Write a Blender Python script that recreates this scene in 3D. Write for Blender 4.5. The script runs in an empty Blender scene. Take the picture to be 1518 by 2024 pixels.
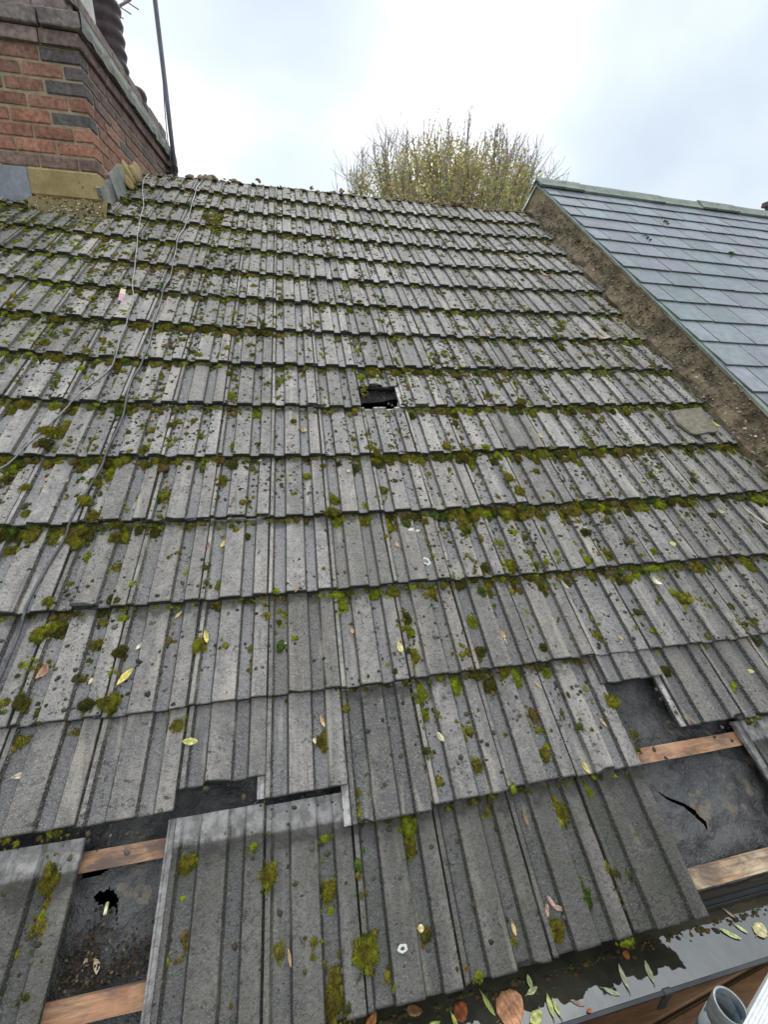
import bpy, math, random
import numpy as np
from mathutils import Vector, Matrix, noise as mnoise

random.seed(11)
rng = np.random.default_rng(11)
scene = bpy.context.scene

# ------------------------------------------------------------------ camera
cam_d = bpy.data.cameras.new('camera')
cam = bpy.data.objects.new('camera', cam_d)
scene.collection.objects.link(cam)
cam_d.sensor_fit = 'HORIZONTAL'
cam_d.sensor_width = 36.0
cam_d.lens = 36.0 * 806.98 / 1518.0
cam_d.clip_start = 0.02
cam_d.clip_end = 3000.0
RX = (0.97880818, -0.20210594, 0.03298074)      # camera right in world
RD = (-0.03571552, -0.32707181, -0.94432433)    # camera down in world
RF = (0.20164063, 0.92313445, -0.32735888)      # camera forward in world
CAM = (0.1075018, -4.200886, 6.3770164)
m = Matrix.Identity(4)
for k in range(3):
    m[k][0] = RX[k]; m[k][1] = -RD[k]; m[k][2] = -RF[k]; m[k][3] = CAM[k]
cam.matrix_world = m
scene.camera = cam

# ------------------------------------------------------------------ light
scene.view_settings.view_transform = 'Standard'
scene.view_settings.look = 'None'
scene.view_settings.exposure = 0.82
scene.view_settings.gamma = 1.0
SUN_EL, SUN_AZ = math.radians(48), math.radians(12)     # azimuth from +Y towards +X
sun_dir = Vector((math.sin(SUN_AZ) * math.cos(SUN_EL), math.cos(SUN_AZ) * math.cos(SUN_EL), math.sin(SUN_EL)))
sd = bpy.data.lights.new('sun', 'SUN'); sd.energy = 0.9; sd.angle = math.radians(25); sd.color = (1.0, 0.965, 0.92)
so = bpy.data.objects.new('sun', sd); scene.collection.objects.link(so)
so.rotation_euler = (-sun_dir).to_track_quat('-Z', 'Y').to_euler()
so.location = (0, 0, 30)

world = bpy.data.worlds.new('World'); scene.world = world; world.use_nodes = True
wn, wl = world.node_tree.nodes, world.node_tree.links
wn.clear()
def wnode(t, **kw):
    n = wn.new(t)
    for k, v in kw.items(): setattr(n, k, v)
    return n
wo = wnode('ShaderNodeOutputWorld')
sky = wnode('ShaderNodeTexSky', sky_type='NISHITA', sun_disc=False, sun_elevation=SUN_EL, sun_rotation=SUN_AZ)
bgs = wnode('ShaderNodeBackground'); bgs.inputs['Strength'].default_value = 0.10
wl.new(sky.outputs[0], bgs.inputs['Color'])
tc = wnode('ShaderNodeTexCoord')
mp = wnode('ShaderNodeMapping'); mp.inputs['Scale'].default_value = (1.0, 1.0, 1.7)
wl.new(tc.outputs['Generated'], mp.inputs['Vector'])
n1 = wnode('ShaderNodeTexNoise'); n1.inputs['Scale'].default_value = 2.3; n1.inputs['Detail'].default_value = 6; n1.inputs['Roughness'].default_value = 0.5; n1.inputs['Distortion'].default_value = 0.4
wl.new(mp.outputs[0], n1.inputs['Vector'])
# broad clouds standing in given parts of the sky: (direction, angular sharpness, amount)
CLOUDS = [((-0.179, 0.926, 0.331), 45, 0.34), ((0.30, 0.83, 0.47), 26, 0.28), ((0.254, 0.884, 0.393), 40, 0.22),
          ((-0.01, 0.885, 0.46), 26, -0.48), ((0.64, 0.675, 0.366), 16, -0.26), ((0.72, 0.62, 0.27), 40, 0.10), ((-0.33, 0.72, 0.61), 20, -0.12)]
acc = None
for d, sh, amt in CLOUDS:
    dv = Vector(d).normalized()
    dot = wnode('ShaderNodeVectorMath', operation='DOT_PRODUCT'); wl.new(tc.outputs['Generated'], dot.inputs[0]); dot.inputs[1].default_value = dv
    e = wnode('ShaderNodeMath', operation='SUBTRACT'); wl.new(dot.outputs['Value'], e.inputs[0]); e.inputs[1].default_value = 1.0
    f = wnode('ShaderNodeMath', operation='MULTIPLY'); wl.new(e.outputs[0], f.inputs[0]); f.inputs[1].default_value = sh
    g_ = wnode('ShaderNodeMath', operation='EXPONENT'); wl.new(f.outputs[0], g_.inputs[0])
    h_ = wnode('ShaderNodeMath', operation='MULTIPLY'); wl.new(g_.outputs[0], h_.inputs[0]); h_.inputs[1].default_value = amt
    if acc is None: acc = h_
    else:
        a_ = wnode('ShaderNodeMath', operation='ADD'); wl.new(acc.outputs[0], a_.inputs[0]); wl.new(h_.outputs[0], a_.inputs[1]); acc = a_
nn = wnode('ShaderNodeMath', operation='MULTIPLY_ADD'); wl.new(n1.outputs['Fac'], nn.inputs[0]); nn.inputs[1].default_value = 1.25; nn.inputs[2].default_value = -0.10
sm = wnode('ShaderNodeMath', operation='ADD'); wl.new(nn.outputs[0], sm.inputs[0]); wl.new(acc.outputs[0], sm.inputs[1])
cr = wnode('ShaderNodeValToRGB')
cr.color_ramp.elements[0].position = 0.12; cr.color_ramp.elements[0].color = (0.405, 0.46, 0.525, 1)
cr.color_ramp.elements[1].position = 0.86; cr.color_ramp.elements[1].color = (1.03, 1.05, 1.06, 1)
e2 = cr.color_ramp.elements.new(0.45); e2.color = (0.505, 0.56, 0.61, 1)
e3 = cr.color_ramp.elements.new(0.66); e3.color = (0.64, 0.67, 0.69, 1)
wl.new(sm.outputs[0], cr.inputs[0])
sz = wnode('ShaderNodeSeparateXYZ'); wl.new(tc.outputs['Generated'], sz.inputs[0])
zr = wnode('ShaderNodeMapRange', interpolation_type='SMOOTHSTEP'); wl.new(sz.outputs[2], zr.inputs['Value'])      # overcast: brighter towards the zenith
zr.inputs['From Min'].default_value = 0.55; zr.inputs['From Max'].default_value = 0.95; zr.inputs['To Min'].default_value = 1.0; zr.inputs['To Max'].default_value = 1.9
bgc = wnode('ShaderNodeBackground'); wl.new(zr.outputs['Result'], bgc.inputs['Strength'])
wl.new(cr.outputs[0], bgc.inputs['Color'])
mx = wnode('ShaderNodeMixShader'); mx.inputs[0].default_value = 0.94
wl.new(bgs.outputs[0], mx.inputs[1]); wl.new(bgc.outputs[0], mx.inputs[2]); wl.new(mx.outputs[0], wo.inputs['Surface'])

# ------------------------------------------------------------------ roof frame of reference
W = 0.204            # cover width of one tile
G = 0.30625          # gauge: distance from course to course
L = 0.368            # tile length
TAU = 0.0205         # tile thickness
DROP = TAU * L / G   # how far a tile's head lies below its tail
PITCH = math.radians(35); CP, SP = math.cos(PITCH), math.sin(PITCH); Z0 = 7.8
SAG = {(0, 2): -0.01179370, (0, 3): -0.00575312, (1, 1): -0.02317818, (1, 2): -0.01545663, (1, 3): 0.02486959,
       (2, 0): -0.03726271, (2, 1): -0.01367810, (2, 2): 0.03559675, (3, 0): 0.00559149, (3, 1): 0.01633901}
def sag(s, t):
    """old rafters: how far the roof plane dips (inwards) at s along the ridge, t down the slope"""
    S = np.clip(np.asarray(s, float), -1.75, 2.6) / 1.5
    T = (np.clip(np.asarray(t, float), -0.1, 4.8) - 7.5 * G) / (7.5 * G)
    z = 0.0
    for (a, b), c in SAG.items(): z = z + c * S ** a * T ** b
    return z
def roof(s, t, h=0.0):
    """roof coordinates -> world, h metres above the tile tails' surface"""
    s = np.asarray(s, float); t = np.asarray(t, float)
    z = sag(s, t) - h
    return np.stack([s + 0 * z, -CP * t + SP * z, Z0 - SP * t - CP * z], -1)

PROF = [(0.010, -0.0030), (0.016, -0.0016), (0.066, -0.0016), (0.066, -0.0024), (0.094, -0.0116), (0.106, -0.0128),
        (0.180, -0.0124), (0.257, -0.0128), (0.268, -0.0116), (0.292, -0.0018), (0.298, 0.0), (0.440, 0.0004), (0.578, 0.0), (0.585, -0.0018),
        (0.609, -0.0116), (0.620, -0.0128), (0.690, -0.0124), (0.754, -0.0128), (0.765, -0.0116), (0.789, -0.0018), (0.796, 0.0), (0.885, 0.0004), (0.976, 0.0), (0.985, -0.0016), (0.988, -0.004)]
PU = np.array([p[0] for p in PROF]); PH = np.array([p[1] for p in PROF])
def tile_h(s, t):
    """height of the tile surface at s, t"""
    s = np.asarray(s, float); t = np.asarray(t, float)
    u = (s / W) % 1.0
    j = np.clip(np.ceil(t / G), 1, 15)
    return np.interp(u, PU, PH, left=-0.011, right=-0.011) - DROP * (j * G - t) / L

# ------------------------------------------------------------------ helpers
COL = scene.collection
def mesh_np(name, V, faces, attrs=None, smooth=False):
    """faces: list of int arrays (n,k)"""
    V = np.ascontiguousarray(V, dtype=np.float32)
    me = bpy.data.meshes.new(name)
    faces = [np.asarray(f, dtype=np.int32) for f in faces if len(f)]
    nl = sum(f.size for f in faces); npoly = sum(len(f) for f in faces)
    me.vertices.add(len(V)); me.vertices.foreach_set('co', V.ravel())
    me.loops.add(nl); me.polygons.add(npoly)
    me.loops.foreach_set('vertex_index', np.concatenate([f.ravel() for f in faces]))
    starts, tot = [], 0
    for f in faces:
        k = f.shape[1]; starts.append(tot + np.arange(len(f)) * k); tot += f.size
    me.polygons.foreach_set('loop_start', np.concatenate(starts).astype(np.int32))
    me.polygons.foreach_set('use_smooth', np.full(npoly, smooth))
    me.update(calc_edges=True); me.validate()
    for an, (typ, arr) in (attrs or {}).items():
        a = me.attributes.new(an, typ, 'POINT')
        arr = np.ascontiguousarray(arr, dtype=np.float32)
        a.data.foreach_set({'FLOAT': 'value', 'FLOAT_VECTOR': 'vector', 'FLOAT_COLOR': 'color'}[typ], arr.ravel())
    return me
def link(name, me, mat=None, parent=None):
    o = bpy.data.objects.new(name, me); COL.objects.link(o)
    if mat is not None and me is not None: me.materials.append(mat)
    if parent is not None: o.parent = parent
    return o
def tag(o, label=None, cat=None, group=None, kind=None):
    if label: o['label'] = label
    if cat: o['category'] = cat
    if group: o['group'] = group
    if kind: o['kind'] = kind
    return o
def empty(name, loc=(0, 0, 0)):
    o = bpy.data.objects.new(name, None); COL.objects.link(o); o.location = loc; o.empty_display_size = 0.1
    return o
class MB:
    """collects shapes of one part"""
    def __init__(self): self.V = []; self.F3 = []; self.F4 = []; self.n = 0; self.C = []
    def add(self, V, F3=None, F4=None, col=None):
        V = np.asarray(V, float).reshape(-1, 3)
        if F3 is not None and len(F3): self.F3.append(np.asarray(F3, int) + self.n)
        if F4 is not None and len(F4): self.F4.append(np.asarray(F4, int) + self.n)
        c = np.ones((len(V), 4)); 
        if col is not None: c[:, :3] = col
        self.C.append(c); self.V.append(V); self.n += len(V)
    def box(self, lo, hi, bev=0.0, rot=None, col=None, jit=0.0):
        lo = np.array(lo, float); hi = np.array(hi, float); c = (lo + hi) / 2; h = (hi - lo) / 2
        b = min(bev, h.min() * 0.9)
        if b <= 0:
            V = np.array([[x, y, z] for z in (-1, 1) for y in (-1, 1) for x in (-1, 1)], float) * h
            F = [[0, 2, 3, 1], [4, 5, 7, 6], [0, 1, 5, 4], [2, 6, 7, 3], [0, 4, 6, 2], [1, 3, 7, 5]]
            if jit: V += rng.normal(0, jit, V.shape)
            self._rb(V, c, rot, F4=F, col=col)
            return
        V = []; idx = {}
        for sx in (-1, 1):
            for sy in (-1, 1):
                for sz in (-1, 1):
                    for ax in range(3):
                        p = np.array([sx, sy, sz]) * (h - b); p[ax] = (sx, sy, sz)[ax] * h[ax]
                        idx[(sx, sy, sz, ax)] = len(V); V.append(p)
        V = np.array(V)
        if jit: V += rng.normal(0, jit, V.shape)
        F4 = []; F3 = []
        for ax in range(3):
            o1, o2 = [a for a in range(3) if a != ax]
            for sg in (-1, 1):
                q = []
                for a, bb in ((-1, -1), (1, -1), (1, 1), (-1, 1)):
                    k = [0, 0, 0]; k[ax] = sg; k[o1] = a; k[o2] = bb; q.append(idx[(*k, ax)])
                F4.append(q if sg * (1 if ax != 1 else -1) > 0 else q[::-1])
            for a in (-1, 1):
                for bb in (-1, 1):
                    ks = []
                    for sg in (-1, 1):
                        k = [0, 0, 0]; k[ax] = sg; k[o1] = a; k[o2] = bb; ks.append(tuple(k))
                    F4.append([idx[(*ks[0], o1)], idx[(*ks[1], o1)], idx[(*ks[1], o2)], idx[(*ks[0], o2)]])
        for sx in (-1, 1):
            for sy in (-1, 1):
                for sz in (-1, 1): F3.append([idx[(sx, sy, sz, a)] for a in range(3)])
        self._rb(V, c, rot, F3, F4, col)
    def _rb(self, V, c, rot, F3=None, F4=None, col=None):
        if rot is not None: V = V @ np.array(rot).T
        self.add(V + c, F3, F4, col)
    def tube(self, pts, r, n=8, cap=True, col=None):
        pts = [Vector(p) for p in pts]; rr = r if hasattr(r, '__len__') else [r] * len(pts)
        V = []; up = Vector((0, 0, 1)); prev = None
        for k, p in enumerate(pts):
            d = (pts[min(k + 1, len(pts) - 1)] - pts[max(k - 1, 0)]).normalized()
            a = d.cross(up) if prev is None else prev - d * prev.dot(d)
            if a.length < 1e-4: a = d.cross(Vector((1, 0, 0)))
            a.normalize(); prev = a; b = d.cross(a)
            for q in range(n):
                an = 2 * math.pi * q / n; V.append(p + (a * math.cos(an) + b * math.sin(an)) * rr[k])
        F4 = [[k * n + q, k * n + (q + 1) % n, (k + 1) * n + (q + 1) % n, (k + 1) * n + q] for k in range(len(pts) - 1) for q in range(n)]
        V = [tuple(v) for v in V]; F3 = []
        if cap:
            for k, s in ((0, -1), (len(pts) - 1, 1)):
                V.append(tuple(pts[k])); c = len(V) - 1
                for q in range(n):
                    e = [k * n + q, k * n + (q + 1) % n, c]; F3.append(e if s > 0 else e[::-1])
        self.add(V, F3, F4, col)
    def lathe(self, prof, centre, n=24, axis=None, col=None):
        V = []
        for r, z in prof:
            for q in range(n):
                an = 2 * math.pi * q / n; V.append([r * math.cos(an), r * math.sin(an), z])
        V = np.array(V)
        if axis is not None: V = V @ np.array(axis).T
        F4 = [[k * n + q, k * n + (q + 1) % n, (k + 1) * n + (q + 1) % n, (k + 1) * n + q] for k in range(len(prof) - 1) for q in range(n)]
        self.add(V + np.array(centre), None, F4, col)
    def build(self, name, mat, parent=None, smooth=False, xf=None, extra=None):
        V = np.concatenate(self.V)
        if xf is not None: V = xf(V)
        fs = []
        if self.F4: fs.append(np.concatenate(self.F4))
        if self.F3: fs.append(np.concatenate(self.F3))
        me = mesh_np(name, V, fs, {'col': ('FLOAT_COLOR', np.concatenate(self.C))}, smooth)
        import bmesh
        bm = bmesh.new(); bm.from_mesh(me); bmesh.ops.recalc_face_normals(bm, faces=bm.faces); bm.to_mesh(me); bm.free()
        return link(name, me, mat, parent)

# ------------------------------------------------------------------ materials
class NT:
    def __init__(self, name):
        self.m = bpy.data.materials.new(name); self.m.use_nodes = True
        self.t = self.m.node_tree; self.n = self.t.nodes; self.l = self.t.links
        self.b = self.n['Principled BSDF']
    def nd(self, t, **kw):
        x = self.n.new(t)
        for k, v in kw.items(): setattr(x, k, v)
        return x
    def put(self, sock, v):
        if hasattr(v, 'links'): self.l.new(v, sock)
        elif isinstance(v, (tuple, list)) and len(v) == 3 and sock.type == 'RGBA': sock.default_value = (*v, 1)
        else: sock.default_value = v
    def attr(self, name, out='Color'):
        return self.nd('ShaderNodeAttribute', attribute_name=name).outputs[out]
    def noise(self, vec, scale, detail=4, rough=0.6, dist=0.0):
        x = self.nd('ShaderNodeTexNoise'); x.inputs['Scale'].default_value = scale; x.inputs['Detail'].default_value = detail
        x.inputs['Roughness'].default_value = rough; x.inputs['Distortion'].default_value = dist
        if vec is not None: self.l.new(vec, x.inputs['Vector'])
        return x.outputs['Fac']
    def voro(self, vec, scale, out='Distance', feature='F1', rnd=1.0):
        x = self.nd('ShaderNodeTexVoronoi', feature=feature); x.inputs['Scale'].default_value = scale; x.inputs['Randomness'].default_value = rnd
        if vec is not None: self.l.new(vec, x.inputs['Vector'])
        return x.outputs[out]
    def ramp(self, v, a, b, lo=0.0, hi=1.0, interp='SMOOTHSTEP'):
        x = self.nd('ShaderNodeMapRange', interpolation_type=interp)
        self.put(x.inputs['Value'], v)
        x.inputs['From Min'].default_value = a; x.inputs['From Max'].default_value = b
        x.inputs['To Min'].default_value = lo; x.inputs['To Max'].default_value = hi
        return x.outputs['Result']
    def math(self, op, a, b=0.0, c=0.0, clamp=False):
        x = self.nd('ShaderNodeMath', operation=op, use_clamp=clamp)
        for i, v in enumerate((a, b, c)): self.put(x.inputs[i], v)
        return x.outputs[0]
    def mix(self, f, a, b, mode='MIX'):
        x = self.nd('ShaderNodeMix', data_type='RGBA', blend_type=mode, clamp_factor=True)
        self.put(x.inputs[0], f); self.put(x.inputs[6], a); self.put(x.inputs[7], b)
        return x.outputs[2]
    def sep(self, v):
        x = self.nd('ShaderNodeSeparateXYZ'); self.l.new(v, x.inputs[0]); return x.outputs
    def scale(self, vec, sc):
        x = self.nd('ShaderNodeMapping'); x.inputs['Scale'].default_value = sc; self.l.new(vec, x.inputs['Vector']); return x.outputs[0]
    def bump(self, h, strength=0.4, dist=0.002, prev=None):
        x = self.nd('ShaderNodeBump'); x.inputs['Strength'].default_value = strength; x.inputs['Distance'].default_value = dist
        self.put(x.inputs['Height'], h)
        if prev is not None: self.l.new(prev, x.inputs['Normal'])
        return x.outputs[0]
    def out(self, col=None, rough=None, normal=None, spec=None, **kw):
        if col is not None: self.put(self.b.inputs['Base Color'], col)
        if rough is not None: self.put(self.b.inputs['Roughness'], rough)
        if normal is not None: self.l.new(normal, self.b.inputs['Normal'])
        if spec is not None: self.put(self.b.inputs['Specular IOR Level'], spec)
        for k, v in kw.items(): self.put(self.b.inputs[k], v)
        return self.m
    def obj(self): return self.nd('ShaderNodeTexCoord').outputs['Object']

def mat_tile():
    k = NT('weathered_concrete_tile')
    P = k.attr('rst', 'Vector'); A = k.sep(k.attr('tp', 'Vector'))     # tp = (tile random, distance from head 0-1, rib 1 / pan 0)
    B = k.sep(k.attr('tq', 'Vector'))                                 # tq = (course_dark, algae, tint)
    n_big = k.noise(P, 5.0, 4, 0.6); n_mid = k.noise(P, 28.0, 5, 0.65); n_str = k.noise(k.scale(P, (60.0, 7.0, 60.0)), 1.0, 4, 0.6)
    n_fine = k.noise(P, 330.0, 2, 0.75); n_sand = k.noise(P, 120.0, 3, 0.8); n_pock = k.noise(P, 75.0, 2, 0.7)
    col = k.mix(k.ramp(n_mid, 0.35, 0.68), (0.205, 0.186, 0.178), (0.410, 0.368, 0.338))
    col = k.mix(k.ramp(n_str, 0.45, 0.75, 0, 0.55), col, (0.325, 0.300, 0.265))
    col = k.mix(k.ramp(n_big, 0.35, 0.7, 0, 0.5), col, (0.195, 0.187, 0.190))
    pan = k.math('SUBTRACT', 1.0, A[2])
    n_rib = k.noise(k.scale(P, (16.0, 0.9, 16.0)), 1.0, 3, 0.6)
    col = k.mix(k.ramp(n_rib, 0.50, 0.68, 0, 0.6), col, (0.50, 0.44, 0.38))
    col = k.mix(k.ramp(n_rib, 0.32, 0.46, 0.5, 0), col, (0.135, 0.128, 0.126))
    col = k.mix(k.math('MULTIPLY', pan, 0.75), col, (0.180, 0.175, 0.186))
    # dirt on the flanks of the ribs, with their shade painted in
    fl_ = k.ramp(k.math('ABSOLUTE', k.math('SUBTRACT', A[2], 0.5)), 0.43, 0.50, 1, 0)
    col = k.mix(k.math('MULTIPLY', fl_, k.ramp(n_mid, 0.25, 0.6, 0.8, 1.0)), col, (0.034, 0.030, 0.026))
    tv = k.ramp(A[0], 0, 1, 0.62, 1.26, 'LINEAR')
    col = k.mix(1.0, col, k.nd('ShaderNodeCombineXYZ').outputs[0], 'MIX') if False else col
    hs = k.nd('ShaderNodeHueSaturation'); k.l.new(col, hs.inputs['Color']); k.l.new(tv, hs.inputs['Value'])
    col = hs.outputs[0]
    col = k.mix(k.math('MULTIPLY', B[2], 0.8), col, (0.235, 0.20, 0.145))
    # sharp sand in the surface
    col = k.mix(k.ramp(n_sand, 0.49, 0.66, 0, 0.62), col, (0.075, 0.070, 0.066))
    col = k.mix(k.ramp(n_fine, 0.53, 0.68, 0, 0.7), col, (0.42, 0.395, 0.35))
    grit = k.math('LESS_THAN', k.voro(P, 230.0), 0.21)
    gsel = k.math('GREATER_THAN', k.sep(k.voro(P, 230.0, 'Color'))[0], 0.72)
    col = k.mix(k.math('MULTIPLY', k.math('MULTIPLY', grit, gsel), 0.85), col, (0.66, 0.63, 0.56))
    # black and grey crust lichens
    n_sp = k.noise(P, 62.0, 4, 0.78, 0.8); n_cl = k.noise(P, 9.0, 2, 0.6)
    spot = k.ramp(k.math('ADD', n_sp, k.math('MULTIPLY', n_cl, 0.34)), 0.78, 0.82, 0, 1)
    col = k.mix(k.math('MULTIPLY', spot, 0.85), col, (0.040, 0.039, 0.034))
    vd2 = k.voro(P, 15.0); vc2 = k.sep(k.voro(P, 15.0, 'Color'))
    ring = k.math('MULTIPLY', k.math('MULTIPLY', k.ramp(k.math('ADD', vd2, k.math('MULTIPLY', k.math('SUBTRACT', n_sand, 0.5), 0.7)), 0.14, 0.18, 1, 0), k.ramp(vd2, 0.05, 0.2, 0.35, 1.0)), k.math('GREATER_THAN', vc2[2], 0.80))
    col = k.mix(k.math('MULTIPLY', ring, 0.5), col, (0.40, 0.39, 0.32))
    # algae film
    alg = k.math('MULTIPLY', k.ramp(k.math('ADD', n_mid, k.math('MULTIPLY', n_big, 0.6)), 0.62, 1.0), B[1], clamp=True)
    col = k.mix(alg, col, (0.095, 0.105, 0.050))
    # pale stains run down the slope
    n_st = k.noise(k.scale(P, (18.0, 2.4, 18.0)), 1.0, 4, 0.6, 0.4)
    col = k.mix(k.ramp(n_st, 0.58, 0.72, 0, 0.6), col, (0.50, 0.45, 0.36))
    n_dk = k.noise(k.scale(P, (26.0, 2.0, 26.0)), 1.0, 4, 0.65, 0.5)
    col = k.mix(k.ramp(n_dk, 0.60, 0.74, 0, 0.6), col, (0.10, 0.088, 0.075))
    # part that was covered by the course above: unweathered
    head = k.ramp(k.math('ADD', A[1], k.math('MULTIPLY', k.math('SUBTRACT', k.math('MULTIPLY_ADD', n_mid, 0.6, k.math('MULTIPLY', n_str, 0.4)), 0.5), 0.55)), 0.10, 0.22, 1, 0)
    col = k.mix(k.math('MULTIPLY', head, 0.9), col, k.mix(k.ramp(k.noise(P, 40.0, 4), 0.35, 0.65), (0.40, 0.37, 0.35), (0.80, 0.76, 0.73)))
    # black green dirt, algae on tail edge; silt below lip; painted shade in both
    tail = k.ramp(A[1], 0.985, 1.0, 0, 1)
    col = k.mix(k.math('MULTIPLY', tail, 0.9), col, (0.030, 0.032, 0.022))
    silt_shade = k.math('MULTIPLY', k.ramp(A[1], 0.14, 0.165, 0, 1), k.ramp(k.math('ADD', A[1], k.math('MULTIPLY', k.math('SUBTRACT', n_mid, 0.5), 0.35)), 0.20, 0.30, 1, 0))
    col = k.mix(k.math('MULTIPLY', silt_shade, 0.75), col, (0.050, 0.046, 0.030))
    # courses get darker towards the gutter
    hs2 = k.nd('ShaderNodeHueSaturation'); k.l.new(col, hs2.inputs['Color']); k.l.new(k.ramp(B[0], 0, 1, 1.0, 0.34, 'LINEAR'), hs2.inputs['Value'])
    col = hs2.outputs[0]
    rough = k.ramp(k.math('ADD', k.math('MULTIPLY', pan, 0.5), k.math('MULTIPLY', n_big, 0.8)), 0.1, 1.1, 0.82, 0.52)
    nb = k.bump(k.math('MULTIPLY_ADD', n_pock, 1.1, n_sand), 0.9, 0.005); nb = k.bump(n_fine, 0.5, 0.0008, nb)
    return k.out(col, rough, nb, 0.45)

def mat_col(name, rough=0.85, n_amt=0.5, scale=60.0, bump=0.4, bd=0.002, spec=0.35, streak=None, **kw):
    """colour from the mesh's own 'col' attribute, broken up by noise"""
    k = NT(name); P = k.obj(); c = k.attr('col')
    n = k.noise(P, scale, 5, 0.65); n2 = k.noise(P, scale * 0.14, 4, 0.6)
    hs = k.nd('ShaderNodeHueSaturation'); k.l.new(c, hs.inputs['Color'])
    k.l.new(k.math('MULTIPLY', k.ramp(n, 0.25, 0.75, 1 - n_amt, 1 + n_amt, 'LINEAR'), k.ramp(n2, 0.3, 0.7, 1 - n_amt * 0.5, 1 + n_amt * 0.5, 'LINEAR')), hs.inputs['Value'])
    nb = k.bump(n, bump, bd)
    return k.out(hs.outputs[0], rough, nb, spec, **kw)
def mat_two(name, a, b, scale=8.0, rough=0.8, bump=0.4, bd=0.003, spec=0.35, stretch=(1, 1, 1), lo=0.35, hi=0.65, c=None, c_scale=60.0, c_cut=0.62, **kw):
    k = NT(name); P = k.scale(k.obj(), stretch)
    n = k.noise(P, scale, 6, 0.65, 0.3); f = k.noise(P, scale * 9, 4, 0.7)
    col = k.mix(k.ramp(n, lo, hi), a, b)
    col = k.mix(k.ramp(f, 0.3, 0.7, 0, 0.35), col, tuple(x * 0.45 for x in a))
    if c is not None: col = k.mix(k.ramp(k.noise(P, c_scale, 3, 0.6), c_cut, c_cut + 0.06), col, c)
    nb = k.bump(f, bump, bd); nb = k.bump(n, bump, bd * 3, nb)
    return k.out(col, rough, nb, spec, **kw)

M = {}
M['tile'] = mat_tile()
def mat_moss():
    k = NT('moss_cushion'); P = k.obj(); c = k.attr('col')
    n = k.noise(P, 260.0, 4, 0.8)
    hs = k.nd('ShaderNodeHueSaturation'); k.l.new(c, hs.inputs['Color']); k.l.new(k.ramp(n, 0.25, 0.75, 0.45, 2.1, 'LINEAR'), hs.inputs['Value'])
    return k.out(hs.outputs[0], 0.95, k.bump(n, 1.0, 0.005), 0.15)
M['moss'] = mat_moss()
M['brick'] = mat_col('sooty_red_brick', 0.92, 0.62, 38, 0.6, 0.004)
M['mortar'] = mat_two('lime_mortar', (0.29, 0.235, 0.15), (0.44, 0.36, 0.24), 14, 0.95, 0.6, 0.004)
M['cement'] = mat_two('yellow_cement_render', (0.33, 0.245, 0.105), (0.45, 0.35, 0.17), 7, 0.92, 0.4, 0.002, c=(0.20, 0.16, 0.07), c_scale=18, c_cut=0.60)
M['fillet'] = mat_two('pebbly_cement_fillet', (0.23, 0.18, 0.075), (0.36, 0.28, 0.13), 22, 0.95, 0.9, 0.008, c=(0.055, 0.05, 0.028), c_scale=30, c_cut=0.57)
M['lead'] = mat_two('weathered_lead', (0.19, 0.21, 0.235), (0.29, 0.315, 0.345), 6, 0.55, 0.25, 0.003, 0.5)
M['cornice'] = mat_two('lichened_grey_mortar', (0.21, 0.215, 0.20), (0.37, 0.375, 0.34), 9, 0.9, 0.7, 0.006, c=(0.31, 0.29, 0.13), c_scale=14, c_cut=0.60)
M['pot'] = mat_two('cream_clay', (0.52, 0.50, 0.44), (0.64, 0.62, 0.56), 5, 0.7, 0.15, 0.002)
M['pot_dark'] = mat_two('dark_terracotta', (0.035, 0.025, 0.028), (0.085, 0.05, 0.05), 12, 0.6, 0.3, 0.002)
M['render'] = mat_two('dirty_sand_render', (0.150, 0.118, 0.072), (0.37, 0.29, 0.175), 6, 0.95, 0.8, 0.0022, c=(0.06, 0.052, 0.034), c_scale=40, c_cut=0.58)
M['fillet_grey'] = mat_two('dirty_mortar_fillet', (0.075, 0.060, 0.038), (0.25, 0.195, 0.12), 12, 0.95, 0.8, 0.003, c=(0.40, 0.37, 0.30), c_scale=60, c_cut=0.64)
M['slate'] = mat_col('blue_grey_slate', 0.31, 0.42, 22, 0.5, 0.003, 0.55)
M['ridge'] = mat_two('grey_green_clay_ridge', (0.17, 0.205, 0.17), (0.27, 0.30, 0.25), 9, 0.8, 0.4, 0.003, c=(0.10, 0.14, 0.05), c_scale=20, c_cut=0.6)
M['dark_wood'] = mat_two('damp_dark_timber', (0.03, 0.025, 0.02), (0.075, 0.06, 0.045), 8, 0.8, 0.5, 0.003, stretch=(0.3, 3, 3))
def mat_batten(nm='sawn_softwood', a=(0.34, 0.165, 0.090), b=(0.50, 0.30, 0.17)):
    k = NT(nm); P = k.obj()
    g = k.noise(k.scale(P, (9, 160, 160)), 1.0, 4, 0.6, 0.6); n = k.noise(P, 9.0, 4, 0.6, 0.4); d = k.noise(k.scale(P, (1, 2.5, 2.5)), 8.0, 6, 0.7, 0.5)
    col = k.mix(k.ramp(n, 0.35, 0.62), a, b)
    col = k.mix(k.ramp(g, 0.45, 0.7, 0, 0.6), col, (0.24, 0.10, 0.05))
    col = k.mix(k.ramp(d, 0.40, 0.64, 0, 0.9), col, (0.115, 0.085, 0.070))
    return k.out(col, 0.75, k.bump(g, 0.5, 0.002), 0.3)
M['batten'] = mat_batten(); M['batten_pale'] = mat_batten('weathered_softwood', (0.40, 0.27, 0.16), (0.55, 0.43, 0.29))
M['felt'] = mat_two('bituminous_felt', (0.045, 0.045, 0.046), (0.115, 0.113, 0.11), 9, 0.26, 0.9, 0.009, 0.6, c=(0.15, 0.125, 0.09), c_scale=13, c_cut=0.60)
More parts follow.
